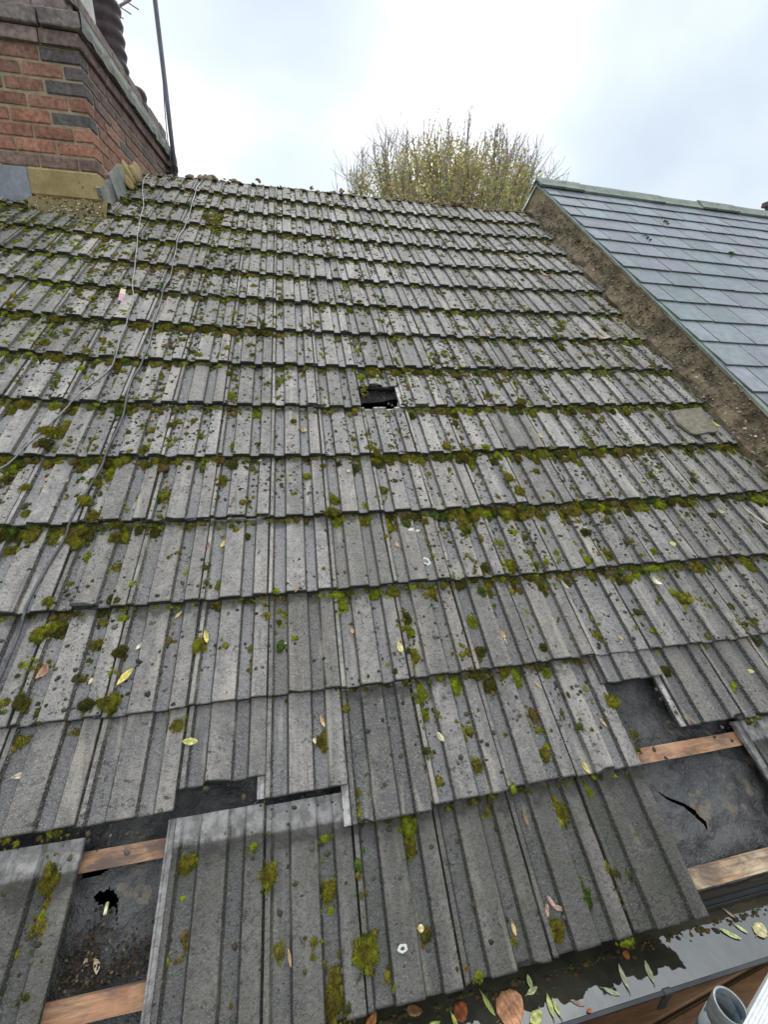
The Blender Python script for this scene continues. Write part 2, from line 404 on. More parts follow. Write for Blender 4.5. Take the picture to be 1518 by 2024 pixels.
M['gutter'] = mat_two('grey_black_gutter_plastic', (0.022, 0.024, 0.028), (0.04, 0.042, 0.048), 12, 0.42, 0.15, 0.001, 0.5)
def mat_water():
    k = NT('standing_rain_water'); P = k.obj()
    n = k.noise(P, 26.0, 2, 0.4); 
    col = k.mix(k.ramp(k.noise(P, 12.0, 4), 0.3, 0.7), (0.026, 0.026, 0.018), (0.055, 0.052, 0.036))
    return k.out(col, 0.03, k.bump(n, 0.16, 0.006), 0.5, IOR=2.2)
M['water'] = mat_water()
M['board'] = mat_two('wet_scaffold_board', (0.155, 0.075, 0.034), (0.30, 0.165, 0.075), 7, 0.55, 0.4, 0.002, 0.4, stretch=(0.5, 4, 4), c=(0.09, 0.05, 0.028), c_scale=9, c_cut=0.62)
M['steel'] = mat_two('galvanised_tube', (0.20, 0.215, 0.22), (0.36, 0.375, 0.375), 18, 0.42, 0.3, 0.001, 0.5, Metallic=0.6)
M['blue'] = mat_two('scuffed_blue_paint', (0.035, 0.10, 0.19), (0.05, 0.15, 0.26), 12, 0.5, 0.3, 0.001, 0.45, c=(0.30, 0.33, 0.34), c_scale=30, c_cut=0.47)
M['white_plastic'] = mat_two('white_ribbed_plastic', (0.66, 0.68, 0.67), (0.78, 0.79, 0.78), 10, 0.5, 0.1, 0.001)
M['cable_grey'] = mat_two('grey_cable_sheath', (0.20, 0.20, 0.21), (0.29, 0.29, 0.30), 20, 0.45, 0.1, 0.001, 0.5)
M['cable_black'] = mat_two('black_cable_sheath', (0.045, 0.047, 0.050), (0.11, 0.113, 0.118), 20, 0.38, 0.1, 0.001, 0.5)
M['mast'] = mat_two('grey_aerial_tube', (0.13, 0.125, 0.165), (0.22, 0.21, 0.26), 6, 0.45, 0.1, 0.001, 0.5)
M['aerial'] = mat_two('tarnished_aerial_rod', (0.20, 0.11, 0.14), (0.30, 0.2, 0.22), 6, 0.5, 0.1, 0.001, 0.5)
M['leaf'] = mat_col('dead_leaf', 0.6, 0.48, 150, 0.3, 0.001, 0.4)
M['lump'] = mat_col('mortar_crumb', 0.95, 0.4, 50, 0.7, 0.005, 0.2)
M['dropping'] = mat_two('white_dropping', (0.55, 0.55, 0.52), (0.75, 0.75, 0.72), 40, 0.8, 0.2, 0.001)
M['bark'] = mat_col('grey_brown_bark', 0.9, 0.35, 6, 0.4, 0.01, 0.2)
M['foliage'] = mat_col('autumn_foliage', 0.7, 0.35, 1.5, 0.0, 0.001, 0.25)
def add_translucence(m_):
    t = m_.node_tree; b = t.nodes['Principled BSDF']; o = [n for n in t.nodes if n.type == 'OUTPUT_MATERIAL'][0]
    tr_ = t.nodes.new('ShaderNodeBsdfTranslucent'); mx_ = t.nodes.new('ShaderNodeMixShader'); mx_.inputs[0].default_value = 0.5
    src = b.inputs['Base Color'].links[0].from_socket
    t.links.new(src, tr_.inputs['Color']); t.links.new(b.outputs[0], mx_.inputs[1]); t.links.new(tr_.outputs[0], mx_.inputs[2]); t.links.new(mx_.outputs[0], o.inputs['Surface'])
add_translucence(M['foliage'])
M['ground'] = mat_two('garden_ground', (0.035, 0.045, 0.02), (0.07, 0.075, 0.04), 0.2, 0.95, 0.3, 0.02)
M['house_brick'] = mat_two('stock_brick', (0.19, 0.12, 0.08), (0.30, 0.20, 0.13), 5, 0.9, 0.4, 0.004)
M['tag'] = mat_col('faded_plastic', 0.5, 0.15, 80, 0.1, 0.001, 0.5)

# ------------------------------------------------------------------ ground and house bodies
gb = MB(); gb.add([(-400, -400, 0), (400, -400, 0), (400, 400, 0), (-400, 400, 0)], None, [[0, 1, 2, 3]])
tag(gb.build('ground', M['ground']), kind='structure')

# ------------------------------------------------------------------ the tiled roof
roof_root = tag(empty('tiled_roof', (0, 0, Z0)), 'old grey ribbed concrete tile roof with missing and slipped tiles, between brick chimney and slate roof', 'roof')
NV = 13
def tile_section():
    top = [(u, h) for u, h in PROF]
    lock = [(-0.088, -0.0125), (-0.080, -0.0090), (-0.062, -0.0090), (-0.055, -0.0118), (-0.030, -0.0118), (-0.024, -0.0100), (-0.006, -0.0100), (0.002, -0.0118)]
    und = [(0.990, -0.0095), (0.890, -0.0098), (0.880, -TAU - 0.006), (0.60, -TAU - 0.008), (0.28, -TAU - 0.008), (0.10, -TAU - 0.008), (0.0, -TAU - 0.005), (-0.089, -TAU - 0.004)]
    return np.array(lock + top + und), len(lock), len(lock) + len(top)
SEC, NL, NT_ = tile_section()
def dented(n, amp):
    """a chipped edge"""
    x = np.arange(n)
    y = rng.normal(0, amp * 0.5, n) + amp * 0.8 * np.sin(x * rng.uniform(.2, .7) + rng.uniform(0, 6))
    for _ in range(rng.integers(0, 5)):
        c = rng.integers(0, n); y[max(0, c - 1):c + rng.integers(1, 4)] -= rng.uniform(0.002, 0.009)
    return y
class Tiles:
    def __init__(self): self.V = []; self.F4 = []; self.Fn = []; self.rst = []; self.tp = []; self.tq = []; self.n = 0
    def tile(self, i, j, shift=0.0, du=0.0, length=L, tint=0.0, cut_tail=None, lift=0.0, rot=None, lock=True, course_dark=None):
        sec = SEC if lock else np.concatenate([np.array([(0.006, -TAU)]), SEC[NL:]])[:-1]
        ns = len(sec); v = np.linspace(0, 1, NV) ** 0.9
        tail_t = j * G + shift
        vv = length * v
        rnd = rng.uniform(0, 1)
        a = rng.normal(0, 0.0045) if rot is None else rot
        ja = rng.normal(0, 0.0012); jt = rng.normal(0, 0.0035); jh = abs(rng.normal(0, 0.0016)) + lift
        roll = rng.normal(0, 0.0035)
        U, VV = np.meshgrid(sec[:, 0], vv)              # rows along the slope
        H = np.repeat(sec[None, :, 1], NV, 0)
        s = U * W; t = tail_t + jt - length + VV
        edge = dented(ns, 0.0009); edge[NT_:] = 0
        t[-1, :] += edge
        if cut_tail is not None:
            t = np.minimum(t, cut_tail + (0.006 * np.sin(U * 23 + 1) + 0.010 * np.sin(U * 7 + 2) + rng.normal(0, 0.002, ns)[None, :]))
        # worn arrises
        wob = 0.00045 * np.sin(VV * 61 + U * 40 + rnd * 9) + 0.0004 * np.sin(VV * 133 + U * 17 + rnd * 31)
        H = H + wob * (np.arange(ns)[None, :] < NT_)
        H = H - DROP * (tail_t - t) / L + jh + roll * (U - 0.5) * W * 1.0
        sc = 0.5 * W
        s2 = (s - sc) * 1.0 - a * (t - tail_t + 0.15); t2 = t + a * (s - sc)
        s2 = s2 + sc + i * W + ja + du
        P = roof(s2.ravel(), t2.ravel(), H.ravel())
        base = self.n
        self.V.append(P)
        q = [[base + r * ns + c, base + (r + 1) * ns + c, base + (r + 1) * ns + (c + 1) % ns, base + r * ns + (c + 1) % ns] for r in range(NV - 1) for c in range(ns)]
        self.F4 += q
        # closed ends: quads between facing points of the top and the underside
        top = list(range(0, ns // 2 + 1)); 
        for r, sg in ((0, 1), (NV - 1, -1)):
            loop = [base + r * ns + c for c in range(ns)]
            self.Fn.append(loop if sg > 0 else loop[::-1])
        # fan ends out to their own corner vertices is not needed: flat n-gons
        self.rst.append(np.stack([s2.ravel() + 0.37 * i * 0, t2.ravel(), H.ravel()], -1) + np.array([0.0, 0.0, 1.7 * j + 0.31 * i]))
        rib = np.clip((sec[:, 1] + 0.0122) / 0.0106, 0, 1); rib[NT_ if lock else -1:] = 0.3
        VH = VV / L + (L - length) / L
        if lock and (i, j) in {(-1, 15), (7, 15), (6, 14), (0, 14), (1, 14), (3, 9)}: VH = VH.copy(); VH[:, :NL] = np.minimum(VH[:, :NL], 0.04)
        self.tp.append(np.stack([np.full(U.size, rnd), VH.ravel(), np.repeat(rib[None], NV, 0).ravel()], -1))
        d = course_dark if course_dark is not None else (0.90 if j == 15 else 0.46 if j == 14 else 0.32 if j == 13 else 0.16 if j == 12 else 0.05)
        ss = (i + .5) * W; tt = tail_t - .15
        alg = 0.12 + 0.35 * math.exp(-((ss + 1.6) / .7) ** 2) * (tt < 2.6) + (0.42 if j >= 15 else 0.0) + 0.2 * (tt < 0.5)
        self.tq.append(np.tile([d, min(alg, 0.85), tint], (U.size, 1)))
        self.n += U.size
    def build(self, name):
        V = np.concatenate(self.V).astype(np.float32) - np.array([0, 0, Z0])
        f4 = np.array(self.F4); ng = {}
        for f in self.Fn: ng.setdefault(len(f), []).append(f)
        fs = [f4] + [np.array(x) for x in ng.values()]
        me = mesh_np(name, V, fs, {'rst': ('FLOAT_VECTOR', np.concatenate(self.rst)), 'tp': ('FLOAT_VECTOR', np.concatenate(self.tp)), 'tq': ('FLOAT_VECTOR', np.concatenate(self.tq))})
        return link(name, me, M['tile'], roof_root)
MISSING = {(-2, 15), (5, 15), (6, 15)}
SHIFT = {(-1, 14): -0.39 * G, (0, 14): -0.25 * G, (5, 14): -0.71 * G, (6, 14): -0.23 * G}
for i in range(-14, -1): SHIFT[(i, 14)] = -0.27 * G
for i in range(7, 12): SHIFT[(i, 14)] = -0.22 * G
TINT = {(11, 7): 0.9, (10, 7): 0.7, (4, 13): 0.25, (8, 12): 0.2, (2, 12): 0.3, (1, 12): 0.25, (3, 11): 0.3, (0, 13): 0.2, (2, 13): 0.25, (5, 12): 0.2, (9, 11): .25, (11, 3): .4}
LOOSE = {(-1, 14): ('loose_tile', 'grey ribbed tile pushed up the roof so that it uncovers the pale heads below'),
         (0, 14): ('loose_tile', 'grey ribbed tile pushed up a little beside its neighbour'),
         (5, 14): ('loose_tile', 'grey ribbed tile pushed far up under its neighbours above the gap on the right'),
         (6, 14): ('loose_tile', 'mossy ribbed tile whose bare pale side edge bounds the gap on the right'),
         (2, 9): ('broken_tile', 'tile with its lower half broken off above a black hole')}
for j in range(1, 16):
    T = Tiles()
    for i in range(-12, 12):
        if (i, j) in MISSING: continue
        kw = dict(shift=SHIFT.get((i, j), 0.0), tint=TINT.get((i, j), max(0, rng.normal(0.02, 0.08))))
        if j == 1: kw['length'] = G * 0.99
        if i == 11: kw['du'] = -0.004
        if (i, j) == (-3, 15): kw['du'] = 0.016; kw['rot'] = 0.012
        if (i, j) == (2, 9): kw['cut_tail'] = 8.46 * G
        if (i, j) == (2, 10): kw['length'] = L - .05
        if (i, j) in LOOSE:
            one = Tiles(); one.tile(i, j, **kw); nm, lb = LOOSE[(i, j)]
            one.build(nm)['label'] = lb
        else: T.tile(i, j, **kw)
    T.build('tile_course')

# felt underlay with its tears (fine grid only where it shows)
def grid_axis(parts):
    a = []
    for lo, hi, st in parts: a += list(np.arange(lo, hi - 1e-6, st))
    return np.array(a)
gs = grid_axis([(-2.5, -0.47, .06), (-.47, -.41, .01), (-.41, -.30, .0032), (-.30, -.15, .01), (-.15, .36, .05), (.36, .66, .02), (.66, .95, .05), (.95, 1.08, .01), (1.08, 1.20, .0026), (1.20, 1.6, .01), (1.6, 2.40, .06)])
gt = grid_axis([(0.02, 2.55, .08), (2.55, 2.85, .02), (2.85, 3.95, .08), (3.95, 4.27, .01), (4.27, 4.47, .003), (4.47, 4.58, .01)])
S_, T_ = np.meshgrid(gs, gt)
h = -0.076
h = h + 0.006 * np.sin(S_ * 14 + np.sin(T_ * 9)) + 0.0036 * np.sin(T_ * 95 + 2.2 * np.sin(S_ * 21)) + 0.0015 * np.sin(S_ * 130 + 3 * np.sin(T_ * 37))
h = h - 0.012 * np.sin(np.clip((S_ % 0.6) / 0.6, 0, 1) * math.pi) - 0.09 * np.exp(-((S_ - 0.51) / .12) ** 2 - ((T_ - 2.72) / .10) ** 2)
h = h + 0.010 * np.exp(-((S_ - 1.10) / .09) ** 2 - ((T_ - 4.42) / .06) ** 2)
VU = roof(S_.ravel(), T_.ravel(), h.ravel()) - np.array([0, 0, Z0])
nx = len(gs); F = []
slit = [(1.092, 4.358), (1.112, 4.376), (1.146, 4.397), (1.172, 4.419), (1.186, 4.441), (1.183, 4.458)]
slit_w = [0.001, .004, .0055, .007, .006, 0.001]
def in_slit(s, t):
    for (a, b), wa, wb in zip(zip(slit[:-1], slit[1:]), slit_w[:-1], slit_w[1:]):
        ax, ay = a; bx, by = b; dx, dy = bx - ax, by - ay
        k = max(0, min(1, ((s - ax) * dx + (t - ay) * dy) / (dx * dx + dy * dy)))
        if math.hypot(s - ax - k * dx, t - ay - k * dy) < wa + (wb - wa) * k: return True
    return False
for r in range(len(gt) - 1):
    for c in range(nx - 1):
        s = (gs[c] + gs[c + 1]) / 2; t = (gt[r] + gt[r + 1]) / 2
        if 1.05 < s < 1.23 and 4.33 < t < 4.48 and in_slit(s, t): continue
        if .40 < s < .625 and 2.60 < t < 2.80: continue
        if -.405 < s < -.30 and 4.275 < t < 4.275 + 0.028 * (1 - max(0, (s + .37)) / .07): continue
        if ((s + .345) / .024) ** 2 + ((t - 4.346 - .3 * (s + .345)) / (.014 + .004 * math.sin(s * 90) + .003 * math.sin(s * 410 + t * 500))) ** 2 < 1 or (abs(s + .325 - .4 * (t - 4.36)) < .0035 * (1 - (t - 4.345) / .06) and 4.34 < t < 4.40): continue
        F.append([r * nx + c, r * nx + c + 1, (r + 1) * nx + c + 1, (r + 1) * nx + c][::-1])
link('underlay', mesh_np('underlay', VU, [np.array(F)], smooth=True), M['felt'], roof_root)

# battens: seen through the gaps
def batten(s0, s1, t0, t1, tw=0.038, h_top=-0.049, th=0.022, mat='batten'):
    b = MB(); n = 14
    for_s = np.linspace(s0, s1, n); V = []
    for k, s in enumerate(for_s):
        t = t0 + (t1 - t0) * k / (n - 1)
        for dt, dh in ((0, 0), (tw, 0), (tw, -th), (0, -th)):
            V.append(roof(s, t + dt + rng.normal(0, .0006), h_top + dh) - np.array([0, 0, Z0]))
    F4 = [[k * 4 + q, (k + 1) * 4 + q, (k + 1) * 4 + (q + 1) % 4, k * 4 + (q + 1) % 4] for k in range(n - 1) for q in range(4)]
    F4 += [[0, 1, 2, 3], [(n - 1) * 4 + q for q in (3, 2, 1, 0)]]
    b.add(V, None, F4); return b.build('batten', M[mat], roof_root)
batten(-2.4, -0.02, 13.868 * G, 13.895 * G); batten(-2.4, 0.10, 14.56 * G, 14.66 * G)
batten(0.85, 2.35, 13.868 * G, 13.868 * G); batten(0.9, 2.35, 14.755 * G, 14.76 * G, h_top=-0.042, mat='batten_pale')['label'] = 'paler tan batten just above the gutter'
for j in (9, 13): batten(-2.4, 2.35, (j - 1.16) * G, (j - 1.16) * G)
fb = MB(); fb.box((-2.45, -3.718, 5.02), (2.37, -3.700, 5.128)); fb.box((-2.45, -3.700, 5.08), (2.37, -3.66, 5.126))
fb.V = [v - np.array([0, 0, Z0]) for v in fb.V]; fb.build('fascia_board', M['dark_wood'], roof_root)
rb = MB()
ry = -0.02
V = []; ns_ = 40
for k in range(ns_ + 1):
    s = -2.45 + (2.37 + 2.45) * k / ns_; z = float(sag(s, 0.0))
    for y, zz in ((0.0, -0.008), (1.0, -0.708), (4.2, -2.948)): V.append((s, SP * z + y, -CP * z + zz - 0.012))
F4 = [[k * 3 + q, (k + 1) * 3 + q, (k + 1) * 3 + q + 1, k * 3 + q + 1] for k in range(ns_) for q in range(2)]
rb.add(V, None, F4); rb.build('rear_slope', M['dark_wood'], roof_root)
hw = MB(); hw.box((-2.45, -3.695, -7.8), (2.37, -3.45, -2.70)); hw.box((-2.6, -3.69, -7.8), (-2.45, 4.2, -2.9)); hw.box((-2.45, 3.9, -7.8), (2.37, 4.1, -2.95))
hw.add([(-2.46, -3.69, -2.72), (-2.46, 4.1, -2.92), (-2.46, 0.0, -0.03)], [[0, 1, 2]], None)
hw.build('house_wall', M['house_brick'], roof_root)
# bedding mortar left along the ridge, no ridge tiles on it
rm = MB()
def rock(mb, c, r, col, n=2, squash=(1, 1, .7), seed=None):
    ico_V, ico_F = ICO[n]
    d = ico_V.copy(); sd_ = rng.normal(0, 1, (7, 3)); am = rng.uniform(-.32, .32, 7)
    f = 1 + (am[None] * np.sin(d @ sd_.T * 2.2 + am[None] * 20)).sum(1) * 0.6
    mb.add(d * f[:, None] * r * np.array(squash) + np.array(c), ico_F, None, col)
def ico(sub):
    import bmesh
    bm = bmesh.new(); bmesh.ops.create_icosphere(bm, subdivisions=sub, radius=1)
    bm.verts.ensure_lookup_table(); V = np.array([v.co[:] for v in bm.verts]); F = np.array([[v.index for v in f.verts] for f in bm.faces]); bm.free(); return V, F
ICO = {1: ico(1), 2: ico(2), 3: ico(3)}
TANS = [(0.30, 0.225, 0.12), (0.24, 0.18, 0.10), (0.34, 0.27, 0.17), (0.17, 0.13, 0.08), (0.26, 0.20, 0.15)]
for q in range(110):
    s = rng.uniform(-1.0, 2.36); big = rng.uniform(0, 1) ** 4
    r = 0.006 + 0.016 * big
    p = roof(s, rng.uniform(-0.035, 0.055), rng.uniform(-.012, .004) + tile_h(s, .03) * .5)
    rock(rm, p, r, TANS[rng.integers(0, 5)], 2, (rng.uniform(1, 1.9), rng.uniform(.8, 1.2), rng.uniform(.5, .9)))
for x in np.arange(-1.0, 2.36, 0.03):
    rock(rm, roof(x, -0.03 + rng.normal(0, .008), -0.045), 0.026, TANS[rng.integers(0, 5)], 2)
for s, r, up in ((-0.56, .030, .0), (-0.52, .036, .004), (-.47, .022, 0), (-.135, .022, .02), (.30, .018, .005), (.55, .02, .004), (1.10, .022, 0), (1.50, .026, 0), (1.56, .036, .004), (1.63, .030, .004)):
    for q in range(4): rock(rm, roof(s + rng.normal(0, r * .5), rng.normal(-.005, .01), up - .010 + rng.normal(0, r * .25)), r * rng.uniform(.4, .8), np.array(TANS[rng.integers(0, 4)]) * rng.uniform(.8, 1.2), 3, (rng.uniform(.8, 1.3), .8, rng.uniform(.6, 1.1)))
rm.V = [v - np.array([0, 0, Z0]) for v in rm.V]; rm.build('ridge_mortar', M['lump'], roof_root, True)
# ------------------------------------------------------------------ chimney
YAW = math.radians(3.0)
cy, sy = math.cos(YAW), math.sin(YAW)
CH = empty('brick_chimney', (-1.075, -0.72, 7.50)); CH.rotation_euler = (0, 0, -YAW)
tag(CH, 'sooty red brick chimney stack with stepped brick cap and yellow cement at its foot', 'chimney')
# own axes: x to the right (0 = right face), y to the back (0 = front face), z up (0 = first brick bed)
core = MB(); core.box((-1.4, 0.006, -0.9), (-0.006, 1.62, 0.60)); core.build('mortar_core', M['mortar'], CH)
bk = MB()
def bcol(z, corner=0.0):
    red = np.array([0.315, 0.150, 0.098]); brown = np.array([0.235, 0.132, 0.10]); soot = np.array([0.15, 0.122, 0.11]); blue = np.array([0.118, 0.102, 0.098])
    k = np.clip((z - 0.22) / 0.35 + rng.normal(0, .16), 0, 1)
    c = red * (1 - k) + brown * k
    if z > .58: c = brown * .35 + soot * .65
    if z < 0.06: c = soot * .7 + red * .3
    if corner > rng.uniform(0, 1): c = blue
    return c * rng.uniform(.8, 1.2)
BH = 0.075
for c in range(8):
    z = c * BH; off = 0.0 if c % 2 else 0.1125
    # front face: corner brick shows stretcher or header
    x = 0.0; first = True
    while x > -1.4:
        ln = 0.215 if not first else (0.102 if c % 2 == 0 else 0.215)
        bk.box((x - ln, rng.normal(0, .0015), z + 0.0048), (x, 0.09, z + BH - 0.0048), 0.006, col=bcol(z, 0.5 if first and c >= 3 else 0.0), jit=.0012)
        x -= ln + 0.010; first = False
    y = 0.0; first = True
    while y < 1.6:
        ln = 0.215 if not first else (0.215 if c % 2 == 0 else 0.102)
        dm = 0.5 if 0.02 < y < .9 else 0.1
        cc = bcol(z + .17 + .05 * (y < .3), 0.12) * .92
        if not first or True:
            y0 = y + (0.0 if not first else 0.0925)
            if y + ln - y0 > 0.012:
                bk.box((-0.09, y0, z + 0.0048), (rng.normal(0, .0015), y + ln, z + BH - 0.0048), 0.006, col=cc, jit=.0012)
        y += ln + 0.010; first = False
bk.build('brickwork', M['brick'], CH)
cap = MB()
def ring(z0, z1, o, bl, colf, mb):
    x = o
    while x > -1.4:
        mb.box((x - bl, -o, z0 + .003), (x, -o + .10, z1 - .003), .005, col=colf(), jit=.0018); x -= bl + .009
    y = -o + .103
    while y < 1.62 + o:
        mb.box((o - .10, y, z0 + .003), (o + rng.normal(0, .002), min(y + bl, 1.62 + o), z1 - .003), .005, col=colf(), jit=.0018); y += bl + .009
ring(0.600, 0.672, 0.020, 0.215, lambda: np.array([.22, .16, .14]) * rng.uniform(.8, 1.2), cap)
ring(0.672, 0.752, 0.044, 0.215, lambda: np.array([.20, .168, .155]) * rng.uniform(.8, 1.2), cap)
ring(0.752, 0.826, 0.010, 0.215, lambda: np.array([.24, .19, .17]) * rng.uniform(.8, 1.2), cap)
ring(0.842, 0.915, -0.004, 0.215, lambda: np.array([.25, .19, .17]) * rng.uniform(.8, 1.2), cap)
cap.build('cap_bricks', M['brick'], CH)
cf = MB(); cf.box((-1.4, 0.0, 0.60), (-0.02, 1.6, 0.84))
cf.box((-1.4, -0.006, 0.826), (0.006, 1.6, 0.842), .004, jit=.002); cf.box((-1.4, 0.01, .842), (-0.014, 1.6, .91))
# weathered mortar laid over the top course, down its right flank
V = []; n = 30
for k in range(n + 1):
    y = -0.040 + 1.70 * k / n; w = rng.normal(0, .004, 4)
    for x, z in ((0.052 + w[0], .668 + w[1]), (0.056 + w[0], .71), (0.050 + w[2], .762 + w[3]), (0.006, .800 + w[1]), (-.02, .79)): V.append((x, y, z))
cf.add(V, None, [[k * 5 + q, (k + 1) * 5 + q, (k + 1) * 5 + q + 1, k * 5 + q + 1] for k in range(n) for q in range(4)])
cf.build('cap_mortar', M['cornice'], CH)
# foot: cement render on the front, fillet, lead and slips of slate on the flank
ft = MB()
ft.box((-0.40, -0.022, -0.155), (0.010, 0.05, -0.004), .010, jit=.003); ft.build('cement_render', M['cement'], CH)
fl = MB(); V = []; n = 36
for k in range(n + 1):
    x = -0.41 + 0.45 * k / n; w = rng.normal(0, .005, 5)
    for y, z in ((0.02, -.150), (-0.030 + w[0], -.158 + w[1]), (-0.055 + w[2], -.195 + w[3]), (-0.085 + w[4], -.250 + w[1]), (-.10 + w[0], -.30), (0.02, -.32)): V.append((x, y, z))
fl.add(V, None, [[k * 6 + q, (k + 1) * 6 + q, (k + 1) * 6 + (q + 1) % 6, k * 6 + (q + 1) % 6] for k in range(n) for q in range(6)] )
fl.add(V[:6] , None, None); 
for q in range(130):
    x = rng.uniform(-.40, .035); k = rng.uniform(0, 1)
    rock(fl, (x, -.032 - .055 * k, -.165 - .095 * k), rng.uniform(.002, .0075), (1, 1, 1), 1)
fl.build('cement_fillet', M['fillet'], CH, False)
pb = MB()
for q in range(46):
    x = rng.uniform(-.39, .03); k = rng.uniform(0, 1) ** .6
    rock(pb, (x, -.036 - .055 * k, -.162 - .095 * k), rng.uniform(.0025, .0068), (.72, .68, .60), 1)
tag(pb.build('white_grit', M['lump'], CH), kind='stuff')
ld = MB(); ld.box((-1.4, -0.016, -0.20), (-0.405, 0.03, -0.006), .006, jit=.003)
ld.box((-1.4, -0.030, -0.275), (-0.40, 0.03, -0.205), .010, jit=.004)
for x in (-.415, -.50): rock(ld, (x, -.045, -.272), .018, (1, 1, 1), 2)
ld.build('lead_flashing', M['lead'], CH, False)
sl = MB()
def strip_box(y0, y1, z0, z1, x0, x1, ang):
    R = np.array(Matrix.Rotation(ang, 3, 'X')); c = np.array(((x0 + x1) / 2, (y0 + y1) / 2, (z0 + z1) / 2)); h_ = np.array(((x1 - x0) / 2, (y1 - y0) / 2, (z1 - z0) / 2))
    V = np.array([[x, y, z] for z in (-1, 1) for y in (-1, 1) for x in (-1, 1)], float) * h_ + rng.normal(0, .003, (8, 3))
    sl.add(V @ R.T + c, None, [[0, 2, 3, 1], [4, 5, 7, 6], [0, 1, 5, 4], [2, 6, 7, 3], [0, 4, 6, 2], [1, 3, 7, 5]])
strip_box(-0.02, 0.19, -.19, -.02, -0.01, 0.014, math.radians(33)); strip_box(.15, .42, -.09, .13, -0.01, 0.024, math.radians(33)); strip_box(.6, 1.5, .2, .3, 0, .03, math.radians(5))
sl.build('grey_soaker', M['cornice'], CH)
yl = MB(); 
for c, r in (((.03, .45, .155), .085), ((.045, .56, .20), .075), ((.02, .68, .23), .06), ((.05, .40, .09), .05)): rock(yl, (c[0] - .015, c[1], c[2]), r, (1, 1, 1), 3, (.42, 1.2, .85))
yl.build('cement_patch', M['cement'], CH, True)
def pot(x, y, r, hgt, mat, ribs=0, name='chimney_pot'):
    p = MB(); pr = [(r * .6, 0)]
    if ribs:
        for k in range(ribs):
            z = k * hgt / ribs
            pr += [(r * .92, z), (r * 1.0, z + .25 * hgt / ribs), (r * 1.06, z + .5 * hgt / ribs), (r * .95, z + .85 * hgt / ribs)]
    else: pr += [(r * 1.06, 0), (r * 1.06, .03), (r * 1.0, .05), (r * .96, hgt * .6), (r * .95, hgt - .06), (r * 1.08, hgt - .05), (r * 1.08, hgt)]
    pr += [(r * .8, hgt), (r * .78, hgt - .15)]
    p.lathe(pr, (x, y, .80), 28); return p.build(name, M[mat], CH, True)
pot(-.155, .42, .115, .62, 'pot'); pot(-.10, .78, .105, .50, 'pot_dark', 6); pot(-.06, 1.10, .075, .16, 'pot_dark', 2)

# ------------------------------------------------------------------ aerial mast and its bracket, aerial on the far side
MY = 0.75; MXb, MZb = -0.918, 8.02
ms = MB(); ms.tube([(-0.918, MY, 7.93), (-0.922, MY, 8.6), (-.930, MY, 9.35), (-.934, MY, 9.9)], .019, 12)
mast = ms.build('aerial_mast', M['mast'], None, True); tag(mast, 'thin grey aerial pole rising behind the ridge beside the chimney', 'pole')
br = MB(); br.tube([(-1.06, MY - .01, 8.115), (-.94, MY, 8.085), (-.895, MY, 8.075)], .012, 8); br.tube([(-.918, MY, 8.06), (-.918, MY, 8.10)], .027, 12); br.tube([(-1.06, MY + .03, 8.05), (-.905, MY + .02, 8.055)], .008, 8)
br.build('wall_bracket', M['dark_wood'], mast)
cb = MB(); cb.tube([(-.935 - .012 * math.sin(k * .5), MY - .03, 8.0 + k * .1) for k in range(20)], .0045, 6); cb.build('aerial_lead', M['cable_black'], mast, True)
an = empty('tv_aerial', (-1.78, 0.95, 9.02)); tag(an, 'reddish rod aerial with short cross rods behind the chimney pots', 'aerial')
b1 = MB(); b1.tube([(0.0, .05, -.02), (.62, -.02, .30)], .010, 8); b1.tube([(0, .05, -1.2), (0, .05, .05)], .016, 8); b1.build('boom', M['aerial'], an, True)
for k in range(7):
    f = .28 + k * .11; p = np.array([0, .05, -.02]) * (1 - f) + np.array([.62, -.02, .30]) * f
    e = MB(); e.tube([p + np.array([-.10, .05, .065]), p + np.array([.10, -.05, -.065])], .0045, 6); e.build('cross_rod', M['aerial'], an, True)

# ------------------------------------------------------------------ neighbouring house with the slate roof
NB = tag(empty('slate_roofed_house', (2.375, 0, 0)), 'neighbouring house with blue grey slate roof and sandy rendered flank wall on the right', 'house')
UPZ = 8.068
def nbz(y): return UPZ - abs(y) * math.tan(PITCH)
fw = MB(); n = 90
V = []
ys = np.linspace(-3.86, 1.5, n + 1)
for y in ys:
    zt = nbz(y) - 0.022; zr = float(roof(2.36, max(-y / CP, 0), 0)[2]) if y < 0 else 7.8 - y * .7
    for q in range(11):
        z = zt + (zr - .12 - zt) * q / 10
        V.append((0.0 + 0.006 * mnoise.noise((y * 9, z * 9, 3)) + .004 * mnoise.noise((y * 31, z * 31, 7)), y, z))
fw.add(V, None, [[k * 11 + q, (k + 1) * 11 + q, (k + 1) * 11 + q + 1, k * 11 + q + 1] for k in range(n) for q in range(10)])
fw.add([(0.012, -3.86, 0), (0.012, 4, 0), (.25, 4, 0), (.25, -3.86, 0), (.012, -3.86, nbz(3.86) - .03), (.012, 4, nbz(4) - .03), (.25, 4, nbz(4) - .03), (.25, -3.86, nbz(3.86) - .03), (.012, 0, UPZ - .03), (.25, 0, UPZ - .03)], [[4, 5, 8], [6, 7, 9]], [[0, 1, 5, 4], [2, 3, 7, 6], [0, 4, 7, 3], [1, 2, 6, 5], [4, 8, 9, 7], [5, 6, 9, 8]])
fw.build('flank_wall', M['render'], NB)
wv = MB(); wv.box((.25, -3.7, 0), (8.0, -3.5, nbz(3.7) - .05)); wv.build('front_wall', M['house_brick'], NB); wv = MB(); wv.box((.25, 3.4, 0), (8, 3.6, nbz(3.6) - .05)); wv.build('rear_wall', M['house_brick'], NB)
slm = MB(); SG = 0.2265; SWd = 0.257
